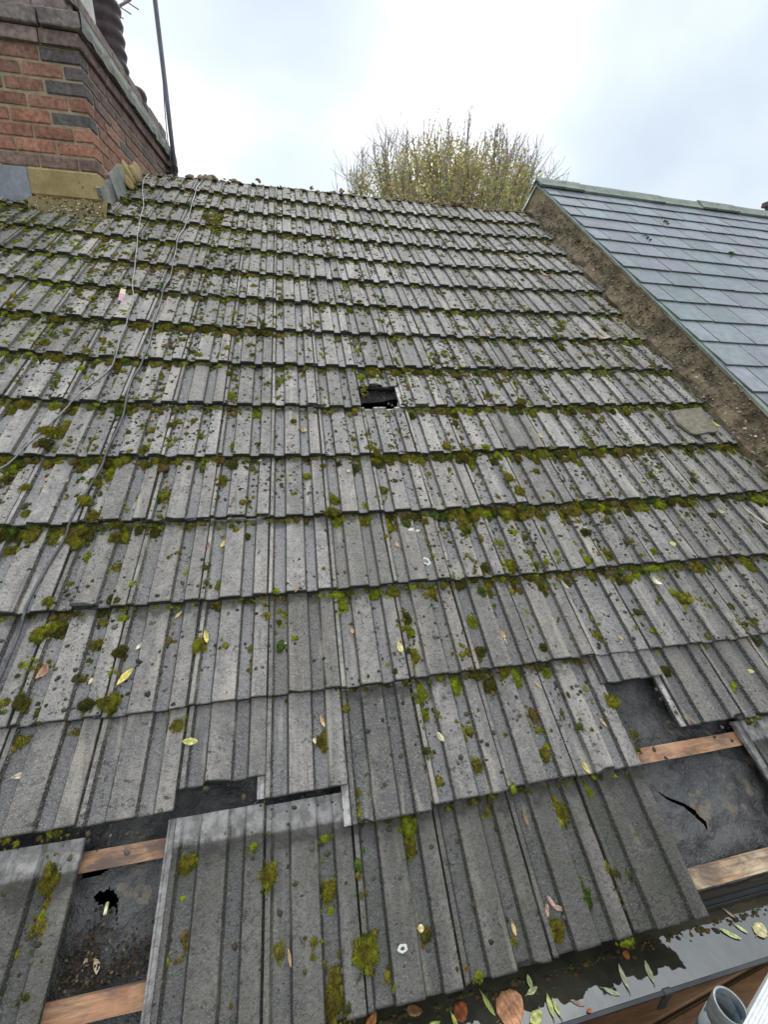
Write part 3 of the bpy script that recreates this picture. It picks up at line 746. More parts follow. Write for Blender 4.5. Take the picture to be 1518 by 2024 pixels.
def sl_pt(x, t, h_, back=False):
    y = -CP * t * (-1 if back else 1); return (x - 0.0, y - (SP * h_ * (-1 if back else 1)), UPZ - SP * t + CP * h_)
for c in range(0, 20):
    tail = 0.069 + c * SG
    x = 0.012 - (SWd * 0.5 if c % 2 else 0)
    while x < 6.9:
        x0 = max(x, 0.002) + rng.normal(0, .0012); x1 = x + SWd - .006 + rng.normal(0, .0012); x += SWd
        if x1 - x0 < .03 or tail - SG < -0.25: continue
        t1 = tail + rng.normal(0, .003); t0 = max(tail - SG * 1.25, 0.0); slp = rng.normal(0, .002); hh = .0012 * rng.uniform(0, 1)
        ch = rng.uniform(0, .005)
        top = [sl_pt(x0, t0, -.0105), sl_pt(x1, t0, -.0105), sl_pt(x1, t1 + slp, .0 + hh), sl_pt(x0 + ch, t1 - slp, .0 + hh)]
        bot = [sl_pt(x0, t0, -.0165), sl_pt(x1, t0, -.0165), sl_pt(x1, t1 + slp, -.0062 + hh), sl_pt(x0 + ch, t1 - slp, -.0062 + hh)]
        base = np.array([0.135, 0.149, 0.160]) * rng.uniform(.74, 1.26) + np.array([.006, -.001, .006]) * rng.normal(0, 1)
        slm.add(top + bot, None, [[0, 3, 2, 1], [4, 5, 6, 7], [3, 7, 6, 2], [0, 4, 7, 3], [1, 2, 6, 5], [0, 1, 5, 4]], np.clip(base, .03, 1))
slm.build('slate_covering', M['slate'], NB)
bs = MB(); bs.box((-.012, -.0, -.02), (6.9, 4.6, 0)); R = Matrix.Rotation(-PITCH, 3, 'X')
bs.V = [np.array([tuple(R @ Vector(v)) for v in bs.V[0]]) + np.array([0, 0, UPZ])]; bs.build('rear_slates', M['slate'], NB)
for k in range(16):
    r = MB(); x0 = -0.020 + k * 0.45; x1 = x0 + 0.447; dz = rng.normal(0, .003); V = []
    secn = [(-.105, -.055), (-.060, -.020), (-.022, .018), (0, .034), (.022, .018), (.06, -.02), (.105, -.055), (.095, -.068), (0, .012), (-.095, -.068)]
    for x in (x0, (x0 + x1) / 2, x1):
        for y, z in secn: V.append((x, y + rng.normal(0, .001), UPZ + .000 + z + dz))
    m_ = len(secn)
    F4 = [[a * m_ + q, (a + 1) * m_ + q, (a + 1) * m_ + (q + 1) % m_, a * m_ + (q + 1) % m_] for a in range(2) for q in range(m_)]
    r.add(V, None, F4); r.add([V[q] for q in range(m_)] + [(x0, 0, UPZ)], [[q, (q + 1) % m_, m_] for q in range(m_)])
    r.build('ridge_tile', M['ridge'], NB)
vb = MB()
V = []; n = 60
for k in range(n + 1):
    t = -0.0 + 4.75 * k / n
    for x, h_ in ((-.012, -.012), (.03, -.012), (.03, -.030), (-.012 + rng.normal(0, .002), -.026)): V.append(sl_pt(x, t, h_))
vb.add(V, None, [[k * 4 + q, (k + 1) * 4 + q, (k + 1) * 4 + (q + 1) % 4, k * 4 + (q + 1) % 4] for k in range(n) for q in range(4)])
V2 = [(x, -y, z) for x, y, z in V]; vb.add(V2, None, [[k * 4 + q, (k + 1) * 4 + q, (k + 1) * 4 + (q + 1) % 4, k * 4 + (q + 1) % 4] for k in range(n) for q in range(4)])
vb.build('verge_slip', M['ridge'], NB)
# cement fillet between the flank wall and the tiles, full of grit
ff = MB(); V = []; n = 150
for k in range(n + 1):
    t = 0.03 + 4.55 * k / n; w = [mnoise.noise((t * 7, q * 3.1, 1)) for q in range(4)]
    for ds, h_ in ((.020, .10), (.004, .095 + .04 * w[0]), (-.012 + .012 * w[1], .070 + .03 * w[2]), (-.040 + .018 * w[2], .036 + .012 * w[1]), (-.075 + .03 * w[3], .004), (-.08, -.03), (.03, -.04)):
        p = roof(2.375 + ds, t, h_); V.append((p[0] - 2.375, p[1], min(p[2], nbz(p[1]) - .03)))
ff.add(V, None, [[k * 7 + q, (k + 1) * 7 + q, (k + 1) * 7 + q + 1, k * 7 + q + 1] for k in range(n) for q in range(6)])
def fil(t, k):   # point on the fillet
    p = roof(2.375 + .004 - .079 * k, t, .095 * (1 - k) ** 1.3 + .006); return (p[0] - 2.375, p[1], min(p[2], nbz(p[1]) - .04))
for q in range(1300):
    k = rng.uniform(0, 1); rock(ff, fil(rng.uniform(.05, 4.5), k), rng.uniform(.002, .0085), (1, 1, 1), 1)
ff.build('mortar_fillet', M['fillet_grey'], NB)
pg = MB()
for q in range(900):
    k = rng.uniform(-.5, 1); t = rng.uniform(.15, 4.3); c = [(.60, .56, .48), (.45, .40, .30), (.33, .24, .13), (.5, .46, .38)][rng.integers(0, 4)]
    p = fil(t, max(k, 0)) if k > 0 else (-.004, *(lambda P: (P[1], min(P[2], nbz(P[1]) - .035)))(roof(2.37, t, .10 + .1 * rng.uniform(0, 1))))
    rock(pg, p, rng.uniform(.0018, .0070) * (1.4 if rng.uniform() < .1 else .8), np.array(c) * rng.uniform(.7, 1.1), 1)
tag(pg.build('grit', M['lump'], NB), kind='stuff')
pm = MB()
for x, t in ((3.2, 1.35), (3.26, 1.52), (1.28, 1.22), (1.9, 2.1), (2.2, 3.05), (.55, 1.05), (2.85, .8), (3.9, 2.2), (1.0, .62)):
    for q in range(7): rock(pm, sl_pt(x + rng.normal(0, .012), t + rng.normal(0, .03), .003), rng.uniform(.006, .014), (.055, .09, .025), 1, (1, 1, .5))
tag(pm.build('slate_moss', M['lump'], NB), kind='stuff')

# ------------------------------------------------------------------ distant chimney over the slate ridge
dc = empty('far_chimney', (9.51, 3.45, 0)); tag(dc, 'far dark brick chimney top showing over the slate ridge at the right edge', 'chimney')
d1 = MB(); d1.box((.06, .05, 0), (.65, .45, 9.74), col=(.11, .07, .07)); d1.build('stack', M['brick'], dc)
d2 = MB(); d2.box((0, 0, 9.74), (.7, .5, 9.83), .01, col=(.10, .075, .075)); d2.box((.12, .06, 9.83), (.6, .45, 9.97), .01, col=(.11, .08, .08)); d2.build('cap_bricks', M['brick'], dc)

# ------------------------------------------------------------------ gutter, water, scaffold
gu = empty('rain_gutter', (0, -3.78, 5.10)); tag(gu, 'dark plastic half round gutter full of water and leaves below the tile ends', 'gutter')
GX0, GX1 = -2.5, 4.2
gc = MB(); sec = []
for k in range(13):
    a = math.pi * k / 12; sec.append((0.056 * math.cos(a), -0.062 * math.sin(a)))
sec = [(0.061, 0.004), (0.058, 0.004)] + sec + [(-.058, .004), (-.064, .003), (-.064, -.004), (-.059, -.004)] + [(0.0595 * math.cos(math.pi - math.pi * k / 12), -0.0655 * math.sin(math.pi * k / 12)) for k in range(13)] + [(.061, -.004)]
V = [(x, y, z) for x in np.linspace(GX0, GX1, 40) for y, z in sec]; ms_ = len(sec)
gc.add(V, None, [[k * ms_ + q, (k + 1) * ms_ + q, (k + 1) * ms_ + (q + 1) % ms_, k * ms_ + (q + 1) % ms_] for k in range(39) for q in range(ms_)])
gc.build('gutter_channel', M['gutter'], gu)
for x in (0.865, -.35, 2.1):
    c = MB(); c.box((x - .011, -.0665, -.012), (x + .011, -.055, .0065), .002); c.box((x - .011, -.0645, -.06), (x + .011, -.0605, -.012), .001); c.build('gutter_clip', M['gutter'], gu)
wt = MB(); nxw = 260; V = []; F4 = []
xs = np.linspace(GX0 + .02, GX1 - .02, nxw); yw = np.linspace(-.0535, .0535, 9)
wt.add([(x, -3.78 + y, 5.088) for x in xs for y in yw], None, [[a * 9 + b, (a + 1) * 9 + b, (a + 1) * 9 + b + 1, a * 9 + b + 1] for a in range(nxw - 1) for b in range(8)])
tag(wt.build('gutter_water', M['water'], None, True), kind='structure')
RZ = Matrix.Rotation(math.radians(5.6), 3, 'Z')
bi = 0
BL = ['brown scaffold board next to the house wall under the gutter', 'brown scaffold board beside the blue tube, second from the house wall', 'brown scaffold board in the middle of the platform',
      'brown scaffold board second from the outer edge of the platform', 'brown scaffold board at the outer edge of the platform']
for k in range(5):
    o = MB(); y1 = 0.225 - k * 0.232; z = 4.75 - .003 * (k % 2)
    o.box((-2.5, y1 - .225, z - .038), (3.6, y1, z), .004)
    nmo = o.build('scaffold_board', M['board'], None, False, xf=lambda P: (P - np.array([1.1, 0, 0])) @ np.array(RZ).T + np.array([1.1, -3.772, 0]))
    tag(nmo, BL[k], 'board', 'scaffold boards below the gutter')
tb = MB(); tx, ty, tz = 0.790, -3.955, 5.385
ro, ri = .0242, .0205
tb.lathe([(ro, -3.2), (ro, -.115)], (tx, ty, tz), 32); tb.lathe([(ro, -.045), (ro, -.001), (ro - .001, 0), (ri + .0006, 0), (ri, -.001), (ri, -.35), (0.0005, -.35)], (tx, ty, tz), 32)
tube = tb.build('scaffold_tube', M['steel'], None, True); tag(tube, 'upright scaffold tube with open end and scuffed blue paint by the brown boards', 'scaffold tube')
pb_ = MB(); pb_.lathe([(ro, -.115), (ro + .0007, -.114), (ro + .0007, -.046), (ro, -.045)], (tx, ty, tz), 32); pb_.build('blue_paint_band', M['blue'], tube, True)
pi_ = MB(); pi_.lathe([(ri - .0003, -.016), (ri - .0003, -.045)], (tx, ty, tz), 32); pi_.build('inner_blue_paint', M['blue'], tube, True)
ws = MB(); V = []; nr = 40
A0 = np.array((0.879, -3.944, 5.40)); A1 = np.array((0.797, -3.973, 5.40))     # the near-left edge
ed = (A1 - A0) / np.linalg.norm(A1 - A0); sd_ = np.array((-ed[1], ed[0], 0.0)); sd_ = sd_ if sd_[0] > 0 else -sd_; sd_ = sd_ + np.array((0, 0, -.25)); sd_ /= np.linalg.norm(sd_)
up_ = np.cross(ed, sd_); up_ = up_ if up_[2] > 0 else -up_
for e in (-.20, .16):
    for q in range(nr * 2 + 1): V.append(A0 + ed * e + sd_ * (q * .0022) + up_ * (.0022 * (q % 2)))
    pa = A0 + ed * e + sd_ * (nr * .0044); pb2 = A0 + ed * e; V.append(np.array((pa[0], pa[1], 4.752))); V.append(np.array((pb2[0], pb2[1], 4.752)))
kk = nr * 2 + 3
ce_ = [np.mean(V[:kk], 0), np.mean(V[kk:], 0)]; ws.add(V + ce_, [[(q + 1) % kk, q, 2 * kk] for q in range(kk)] + [[kk + q, kk + (q + 1) % kk, 2 * kk + 1] for q in range(kk)], [[q, (q + 1) % kk, kk + (q + 1) % kk, kk + q] for q in range(kk)]); 
tag(ws.build('ribbed_crate', M['white_plastic']), 'white ribbed plastic surface in the bottom right corner beside the scaffold tube', 'plastic crate')

# ------------------------------------------------------------------ moss, all one growth
BRIGHT = np.array([0.200, 0.235, 0.010]); OLIVE = np.array([0.120, 0.108, 0.009]); BROWN = np.array([0.070, 0.050, 0.014]); DARK = np.array([0.030, 0.030, 0.013]); GREEN = np.array([0.075, 0.125, 0.018])
def clump_proto(sub, blades, seed):
    r = np.random.default_rng(seed); V, F = ICO[sub]; V = V.copy()
    bumps = r.normal(0, 1, (16 if sub > 2 else 7, 3)); bumps[:, 2] = np.abs(bumps[:, 2]) * .7; bumps /= np.linalg.norm(bumps, axis=1)[:, None]
    f = np.full(len(V), .62)
    for b in bumps: f = np.maximum(f, .62 + r.uniform(.18, .46) * np.exp((V @ b - 1) * r.uniform(7, 16)))
    f *= 1 + r.normal(0, .035, len(V))
    P = V * f[:, None]; P[:, 2] = np.where(P[:, 2] < 0, P[:, 2] * .25, P[:, 2])
    tint = np.clip((f - .62) / .4, 0, 1) * .5 + .25 + r.normal(0, .12, len(V))
    Fs = [F]; Vs = [P]; ts = [tint]; n = len(P)
    up = np.where(V[:, 2] > 0.0)[0]
    if blades:
        c = r.choice(up, blades); base = P[c] * .97 + r.normal(0, .035, (blades, 3)); d = V[c] + r.normal(0, .45, (blades, 3)); d[:, 2] += .35; d /= np.linalg.norm(d, axis=1)[:, None]
        ln = r.uniform(.10, .34, blades)[:, None]; sd = np.cross(d, r.normal(0, 1, (blades, 3))); sd /= np.linalg.norm(sd, axis=1)[:, None]; w = .026
        B = np.stack([base - sd * w, base + sd * w, base + d * ln], 1).reshape(-1, 3)
        Vs.append(B); Fs.append(np.arange(blades * 3).reshape(-1, 3) + n)
        tb_ = np.repeat((tint[c] - .1 + r.normal(0, .42, blades))[:, None], 3, 1); tb_[:, 2] += .45; ts.append(tb_.ravel())
    return np.concatenate(Vs), np.concatenate(Fs), np.concatenate(ts)
ICO[4] = ico(4)
HI = [clump_proto(3, 1500, 100 + k) for k in range(7)]
MD = [clump_proto(2, 230, 200 + k) for k in range(7)]
LO = [clump_proto(1, 40, 300 + k) for k in range(7)]
mV, mF, mC, mN = [], [], [], 0
def moss(s, t, a, b, kind, hgt=None, h0=None, lod=None):
    """one cushion: a across, b along the slope (radii)"""
    global mN
    r = math.sqrt(a * b)
    far = 1.0 if t > 3.0 else 1.35 if t > 2.0 else 1.9     # metres off: coarser cushions do
    lod = lod or (HI if r > .017 * far else MD if r > .0065 * far else LO)
    V, F, T = lod[rng.integers(0, 7)]
    an = rng.uniform(0, 6.28); c, s_ = math.cos(an), math.sin(an)
    X = V[:, 0] * c - V[:, 1] * s_; Y = V[:, 0] * s_ + V[:, 1] * c; Z = V[:, 2]
    hh = hgt if hgt is not None else min(r * .62, .017)
    base = float(tile_h(s, t)) if h0 is None else h0
    P = roof(s + X * a, t + Y * b, base - .0015 + Z * hh)
    lo, hi = {'b': (OLIVE * .7 + GREEN * .3, BRIGHT), 'o': (BROWN, OLIVE * 1.35), 'd': (DARK, OLIVE * .62), 'r': (BROWN * .9, BROWN * 2.2), 'g': (DARK, GREEN)}[kind]
    if rng.uniform() < .35 and kind == 'o': hi = hi * .6 + BRIGHT * .4
    w = np.array(mnoise.noise((s * 60, t * 60, 5.0)))
    k = np.clip(T + .25 * np.sin(X * 3 + an) * np.cos(Y * 2.4) + .2 * w, 0, 1.25)[:, None]
    C = np.ones((len(P), 4)); C[:, :3] = np.clip((lo * (1 - k) + hi * k) * rng.uniform(.82, 1.18), 0.004, .5)
    mV.append(P.astype(np.float32)); mF.append((F + mN).astype(np.int32)); mC.append(C.astype(np.float32)); mN += len(P)
def patch(s, t, a, b, kind):
    """a cushion group filling an ellipse, elongated ones run down the pan"""
    r0 = min(a, b); n = max(1, int(round(1.0 * (a * b) / (r0 * r0))))
    moss(s, t, a * .82, b * .82 if n == 1 else r0 * 1.05, kind)
    alt = {'b': 'bog', 'o': 'oobd', 'd': 'ddor'}[kind]
    for q in range(4 + int(n * 3.5)):
        an = rng.uniform(0, 6.28); rr = math.sqrt(rng.uniform(.05, 1)); 
        ss, tt = s + a * rr * math.cos(an) * .9, t + b * rr * math.sin(an) * .95
        k = rng.uniform(.30, .62) * r0 * (1.15 - .5 * rr)
        kd = alt[rng.integers(0, len(alt))]
        if kind == 'b' and tt > t + .3 * b and rng.uniform() < .5: kd = 'o'
        moss(ss, tt, k, k * rng.uniform(1, 1.5), kd)
    for q in range(int(10 + 8 * n)):
        an = rng.uniform(0, 6.28); rr = rng.uniform(.6, 1.15); k = rng.uniform(.0025, .0055)
        moss(s + a * rr * math.cos(an), t + b * rr * math.sin(an), k, k * 1.2, alt[rng.integers(0, len(alt))])
    for q in range(5):
        an = rng.uniform(0, 6.28); k = rng.uniform(.08, .2) * r0
        moss(s + a * 1.15 * math.cos(an), t + b * 1.15 * math.sin(an), k, k, 'dor'[rng.integers(0, 3)])
MOSS="""-0.613,3.842,0.025,0.027,o -0.61,3.917,0.024,0.03,o -0.448,3.952,0.023,0.019,d -0.396,3.95,0.028,0.026,o -0.391,3.969,0.012,0.014,b -0.406,3.875,0.013,0.015,o -0.584,4.015,0.027,0.025,o -0.595,4.05,0.01,0.012,b -0.468,4.008,0.022,0.015,o -0.483,3.879,0.019,0.015,d -0.222,4.024,0.029,0.026,o -0.181,4.013,0.022,0.017,d -0.061,4.006,0.015,0.013,b -0.256,4,0.017,0.01,b 0.145,4.111,0.022,0.035,o 0.212,4.037,0.012,0.013,o -0.571,4.119,0.016,0.016,o -0.355,4.115,0.008,0.009,d -0.363,4.176,0.008,0.008,d 0.05,4.135,0.01,0.01,o -0.441,4.292,0.02,0.035,o -0.436,4.361,0.015,0.032,o -0.421,4.301,0.007,0.012,b -0.417,4.416,0.007,0.009,d -0.427,4.461,0.011,0.011,d -0.168,4.311,0.02,0.022,o -0.148,4.306,0.009,0.008,b -0.171,4.367,0.009,0.008,b -0.024,4.303,0.012,0.012,b 0.008,4.357,0.018,0.032,o 0.142,4.314,0.02,0.01,b 0.14,4.408,0.018,0.037,o 0.143,4.441,0.013,0.011,b 0.032,4.486,0.013,0.019,o 0.209,4.51,0.027,0.031,o 0.232,4.52,0.009,0.012,b 0.134,4.57,0.023,0.03,o 0.167,4.583,0.01,0.02,d 0.436,4.021,0.021,0.041,b 0.433,4.083,0.017,0.023,o 0.541,4.015,0.023,0.03,b 0.616,3.992,0.027,0.017,d 0.654,4.026,0.027,0.025,d 0.735,4.016,0.025,0.034,b 0.847,4.011,0.021,0.017,b 1.017,4.12,0.024,0.026,o 0.76,4.162,0.016,0.012,o 0.556,4.142,0.013,0.013,o 0.55,4.222,0.017,0.019,o 0.747,4.223,0.012,0.009,d 0.439,4.243,0.012,0.022,o 0.626,4.287,0.011,0.023,b 1.467,4.13,0.018,0.032,b 1.253,4.058,0.03,0.02,d 0.341,4.32,0.022,0.027,b 0.338,4.36,0.018,0.022,o 0.551,4.324,0.012,0.016,o 0.746,4.353,0.021,0.036,o 0.842,4.324,0.018,0.018,b 0.817,4.479,0.022,0.026,o 0.818,4.52,0.009,0.012,b 0.641,4.554,0.021,0.025,o 0.537,4.552,0.007,0.011,o 0.443,4.588,0.014,0.009,b 0.792,4.598,0.018,0.005,b 0.408,4.571,0.012,0.019,d 0.253,4.558,0.013,0.025,o 0.343,4.514,0.014,0.021,d 0.967,4.302,0.013,0.009,o 1.043,4.212,0.015,0.011,d 1.024,4.251,0.01,0.008,d 0.242,3.393,0.024,0.03,b 0.347,3.399,0.03,0.028,o 0.43,3.436,0.023,0.058,o 0.727,3.456,0.024,0.076,o 0.82,3.399,0.021,0.019,b 0.915,3.413,0.035,0.028,o 0.84,3.533,0.018,0.017,b 0.846,3.638,0.028,0.031,o 0.75,3.64,0.019,0.023,d 0.203,3.692,0.049,0.018,b 0.234,3.727,0.019,0.049,b 0.341,3.697,0.027,0.018,b 0.404,3.699,0.027,0.022,o 0.535,3.711,0.021,0.025,o 0.644,3.694,0.028,0.022,d 0.737,3.712,0.019,0.04,o 0.951,3.722,0.02,0.04,o -0.002,3.703,0.017,0.017,o -0.004,3.742,0.016,0.016,o 0.048,3.743,0.012,0.015,b 0.435,3.793,0.018,0.034,d 0.434,3.835,0.02,0.023,b 0.433,3.919,0.019,0.051,o 0.65,3.83,0.019,0.03,b 0.649,3.927,0.023,0.021,d 0.205,3.998,0.014,0.011,b 0.865,3.938,0.021,0.018,d 0.986,3.228,0.023,0.073,o 1.003,3.307,0.025,0.045,o 1.129,3.197,0.017,0.029,o 1.142,3.323,0.019,0.022,o 0.944,3.392,0.028,0.023,b 1.144,3.42,0.023,0.041,o 1.207,3.416,0.041,0.023,o 1.29,3.414,0.023,0.018,o 1.344,3.399,0.028,0.016,b 1.429,3.412,0.031,0.02,o 1.541,3.416,0.03,0.02,o 1.626,3.411,0.033,0.02,b 1.211,3.523,0.024,0.021,d 1.163,3.64,0.021,0.021,b 1.246,3.623,0.035,0.03,o 1.345,3.461,0.016,0.044,o 1.465,3.626,0.018,0.018,b 1.965,3.571,0.018,0.03,b 1.849,3.475,0.021,0.015,d 2.151,3.407,0.039,0.026,b 0.939,3.598,0.018,0.028,o 0.849,3.636,0.028,0.023,o 0.942,3.727,0.016,0.029,o 1.413,3.698,0.04,0.015,b 1.145,3.69,0.025,0.015,o 1.243,3.725,0.036,0.024,d 1.334,3.719,0.017,0.026,b 1.476,3.823,0.035,0.022,o 1.439,3.8,0.022,0.016,b 1.262,3.855,0.02,0.017,d 1.36,3.826,0.017,0.012,o 1.279,3.926,0.018,0.016,o 1.614,3.714,0.028,0.016,o 1.847,3.708,0.022,0.017,b 1.445,3.995,0.021,0.013,o 1.656,4.005,0.039,0.019,d 1.068,4.001,0.015,0.012,b 1.645,3.943,0.02,0.012,d -0.47,2.91,0.02,0.043,o -0.378,2.853,0.017,0.024,o -0.404,2.887,0.019,0.021,d -0.279,2.945,0.015,0.023,o -0.474,3.031,0.016,0.024,o -0.825,2.94,0.031,0.03,o -0.783,2.936,0.033,0.056,o -0.806,3.01,0.032,0.031,d -0.779,2.868,0.021,0.016,b -0.882,3.116,0.027,0.03,b -0.812,3.215,0.019,0.02,o -0.777,3.322,0.017,0.023,o -0.567,3.139,0.023,0.047,b -0.608,3.187,0.024,0.027,o -0.616,3.282,0.024,0.033,o -0.578,3.341,0.023,0.03,o -0.675,3.411,0.024,0.029,b -0.564,3.496,0.014,0.021,b -0.601,3.446,0.024,0.024,o -0.774,3.456,0.029,0.022,o -0.736,3.452,0.014,0.014,d -0.476,3.421,0.019,0.019,o -0.389,3.405,0.028,0.018,d -0.374,3.255,0.022,0.057,o -0.371,3.349,0.014,0.034,o -0.183,3.18,0.023,0.033,o -0.471,3.538,0.017,0.017,o -0.586,3.588,0.012,0.013,o -0.579,3.627,0.012,0.011,d -0.618,3.651,0.015,0.022,o -0.411,3.606,0.01,0.02,b -0.59,3.717,0.027,0.025,o -0.62,3.744,0.024,0.027,o -0.577,3.733,0.021,0.025,d -0.471,3.783,0.018,0.018,o -0.469,3.715,0.017,0.018,o -0.418,3.713,0.016,0.017,b -0.401,3.817,0.021,0.018,d -0.193,3.819,0.02,0.035,o -0.2,3.563,0.014,0.018,d -0.226,3.683,0.011,0.01,b -0.28,3.389,0.019,0.015,o -0.206,3.378,0.02,0.015,d 0.432,3.096,0.03,0.029,o 0.431,3.052,0.022,0.059,o 0.844,3.11,0.033,0.057,o 0.933,3.051,0.022,0.021,b 0.332,3.136,0.027,0.033,d 0.439,3.261,0.018,0.046,o 0.236,3.302,0.027,0.027,o 0.222,3.362,0.034,0.021,o 0.406,2.959,0.018,0.062,d 0.926,3.696,0.016,0.026,o 0.137,3.171,0.02,0.021,o 0.094,2.861,0.019,0.026,d 0.232,2.758,0.021,0.021,b -0.066,2.804,0.025,0.023,b -0.174,2.691,0.019,0.031,b 0.595,3.101,0.022,0.017,b 0.76,3.03,0.021,0.036,o 1.219,2.741,0.033,0.028,o 1.773,1.986,0.032,0.038,o 2.212,0.722,0.027,0.037,o -0.408,0.886,0.052,0.075,o -0.387,0.747,0.047,0.062,o -0.452,0.766,0.04,0.07,o 1.367,3.147,0.02,0.019,b 1.299,3.129,0.023,0.016,o 0.838,2.865,0.023,0.026,d 0.489,2.503,0.023,0.041,o 0.427,2.525,0.023,0.036,b 0.435,2.625,0.017,0.054,o 0.934,2.794,0.021,0.031,b 0.023,3.664,0.016,0.011,b"""
for it in MOSS.split():
    s, t, a, b, kd = it.split(','); patch(float(s), float(t), float(a) * 1.22, float(b) * 1.12, kd)
def gz(x, c, w): return math.exp(-((x - c) / w) ** 2)
def dens(s, t):
    d = (.42 if t < 3.3 else .28) + 1.25 * gz(s, -1.35, .55) * (t < 2.0) * min(1, (t / .9)) + .55 * gz(s, -1.35, .6) * (2.0 <= t < 3.2)
    d += 1.25 * gz(s, -.72, .30) * (.4 < t < 3.4) + .8 * gz(s, -.47, .16) * (t < 1.1) + .45 * gz(s, -.2, .35) * (t < 2.3)
    d += .85 * gz(s, .78, .24) * gz(t, 3.0, .7) + .75 * gz(s, 1.15, .6) * gz(t, 2.9, .6) + .45 * gz(s, 2.25, .14) * (t > 1.5)
    d += .28 * gz(s, 1.7, .6) * gz(t, 3.2, .6) + .25 * gz(s, .6, .4) * (t < 1.0) + .12 * gz(s, 1.1, .6) * gz(t, 1.9, .4)
    d *= .75 + .9 * max(0, mnoise.noise((s * 4.5, t * 4.5, 2)) + .55)
    if t > 3.7: d *= .75
    return d
KN = 'oooddrg'
def tuft(s, t, r, kd, pan):
    """an uneven little mat of small cushions, drawn out down the slope in a pan"""
    moss(s, t, r * .7, r * rng.uniform(.7, 1.2 if pan else .9), kd)
    for q in range(rng.integers(1, 7) if r < .012 else rng.integers(5, 14)):
        k = r * rng.uniform(.18, .5)
        moss(s + rng.normal(0, r * .6), t + rng.normal(0, r * (1.3 if pan else .6)), k, k * rng.uniform(.9, 1.4), kd if rng.uniform() < .55 else KN[rng.integers(0, 7)])
# along the lip of each course
for j in range(1, 15):
    for i in range(-9, 12):
        for u in np.arange(0, 1, .055):
            s = (i + u + rng.uniform(0, .085)) * W; tl = j * G + SHIFT.get((i, j), 0)
            if (i, j + 1) in MISSING or (i, j) in LOOSE or (i, j) in MISSING: continue
            d = dens(s, tl); pan = np.interp(u, PU, PH) < -.006
            if rng.uniform() > (.52 + .85 * d) * (1.0 if pan else .65): continue
            r = rng.uniform(.005, .012) + .014 * min(d, 1.2) * rng.uniform(0, 1)
            kd = KN[rng.integers(0, 7)] if rng.uniform() > .09 + .16 * (s < -1) else 'b'
            moss(s, tl + rng.uniform(.002, .010 + .02 * min(d, 1)), r, r * rng.uniform(.6, 1.3), kd, hgt=min(.014, r * .8))
            for q in range(3): kq = r * rng.uniform(.2, .5); moss(s + rng.normal(0, r), tl + abs(rng.normal(0, .012 + .012 * min(d, 1))), kq, kq * 1.2, KN[rng.integers(0, 7)])
            if d > .5 and rng.uniform() < .55: moss(s + rng.normal(0, .01), tl + rng.uniform(.02, .06), r * .9, r * 1.2, KN[rng.integers(0, 7)])
# on the faces, mostly in the pans and joints
for j in range(1, 16):
    for i in range(-9, 12):
        if (i, j) in MISSING: continue
        for q in range(84):
            u = rng.uniform(0, 1); t = (j - 1 + rng.uniform(.10, .97)) * G + (SHIFT.get((i, j), 0) if j != 13 else 0); s = (i + u) * W
            if (i, j) == (2, 9) and t > 8.40 * G or (i, j) == (5, 14): continue
            d = dens(s, t); pan = np.interp(u, PU, PH) < -.006 or u < .03
            if rng.uniform() > d * (.80 if pan else .28): continue
            if j == 15 and rng.uniform() < .6: continue
            r = rng.choice([rng.uniform(.003, .007), rng.uniform(.007, .014), rng.uniform(.012, .021)], p=[.44, .36, .20]) * (1.3 if t < 2.6 else 1.0)
            kd = 'b' if rng.uniform() < .07 + .38 * (s < -1) else KN[rng.integers(0, 7)]
            tuft(s, t, r, kd, pan)
        if rng.uniform() < .75 and j < 15:                         # seam of moss in a side joint
            t = (j - 1 + rng.uniform(.15, .8)) * G; n = rng.integers(2, 12)
            for q in range(n): moss((i + rng.uniform(-.012, .012)) * W, t + q * .006, rng.uniform(.002, .0038), rng.uniform(.003, .006), 'dog'[rng.integers(0, 3)], hgt=.004, h0=float(tile_h(i * W + .02 * W, t)) - .006)
# a mossy strip along the flank wall and round the chimney foot
for q in range(330):
    t = rng.uniform(.7, 4.4); d = .25 + .75 * gz(t, 2.9, .5) + .5 * gz(t, 3.6, .5)
    if rng.uniform() < d: r = rng.uniform(.004, .013); moss(2.335 - abs(rng.normal(0, .030)), t, r, r * 1.2, 'oobdg'[rng.integers(0, 5)])
for q in range(240):
    s = rng.uniform(-2.0, -.93); t = (1.17 if s < -1.1 else 1.0 - .9 * (s + 1.1) / .17) + rng.normal(0, .04)
    r = rng.uniform(.005, .014); moss(s, max(t, .1), r, r, 'oobdgb'[rng.integers(0, 6)])
# thin green crust patches in the lowest course
me = mesh_np('moss', np.concatenate(mV), [np.concatenate(mF)], {'col': ('FLOAT_COLOR', np.concatenate(mC))}, True)
tag(link('moss', me, M['moss']), kind='stuff'); mV = mF = mC = None

# small dark crumbs of dead moss and lichen everywhere
IV, IF = ICO[1]
ci = rng.uniform(-9, 11.5, 60000); ct = rng.uniform(.05, 4.55, 60000); cs_ = ci * W
keep = np.zeros(60000, bool)
for q in range(60000):
    s, t = cs_[q], ct[q]
    if (math.floor(ci[q]), math.ceil(t / G)) in MISSING: continue
    dn = (.75 if t < 3.3 else .62 if t < 4.2 else .34) * (.40 + .8 * max(0, mnoise.noise((s * 3, t * 3, 8)) + .5)) * (.6 + .9 * min(dens(s, t), 1.1))
    keep[q] = rng.uniform() < dn
cs_, ct = cs_[keep], ct[keep]; nc = len(cs_)
cr_ = np.where(rng.uniform(0, 1, nc) < .74, rng.uniform(.0012, .0032, nc), rng.uniform(.0032, .0078, nc))
PP = IV[None] * (1 + rng.normal(0, .16, (nc, len(IV), 1))) * cr_[:, None, None]; ce = rng.uniform(.8, 1.3, nc)
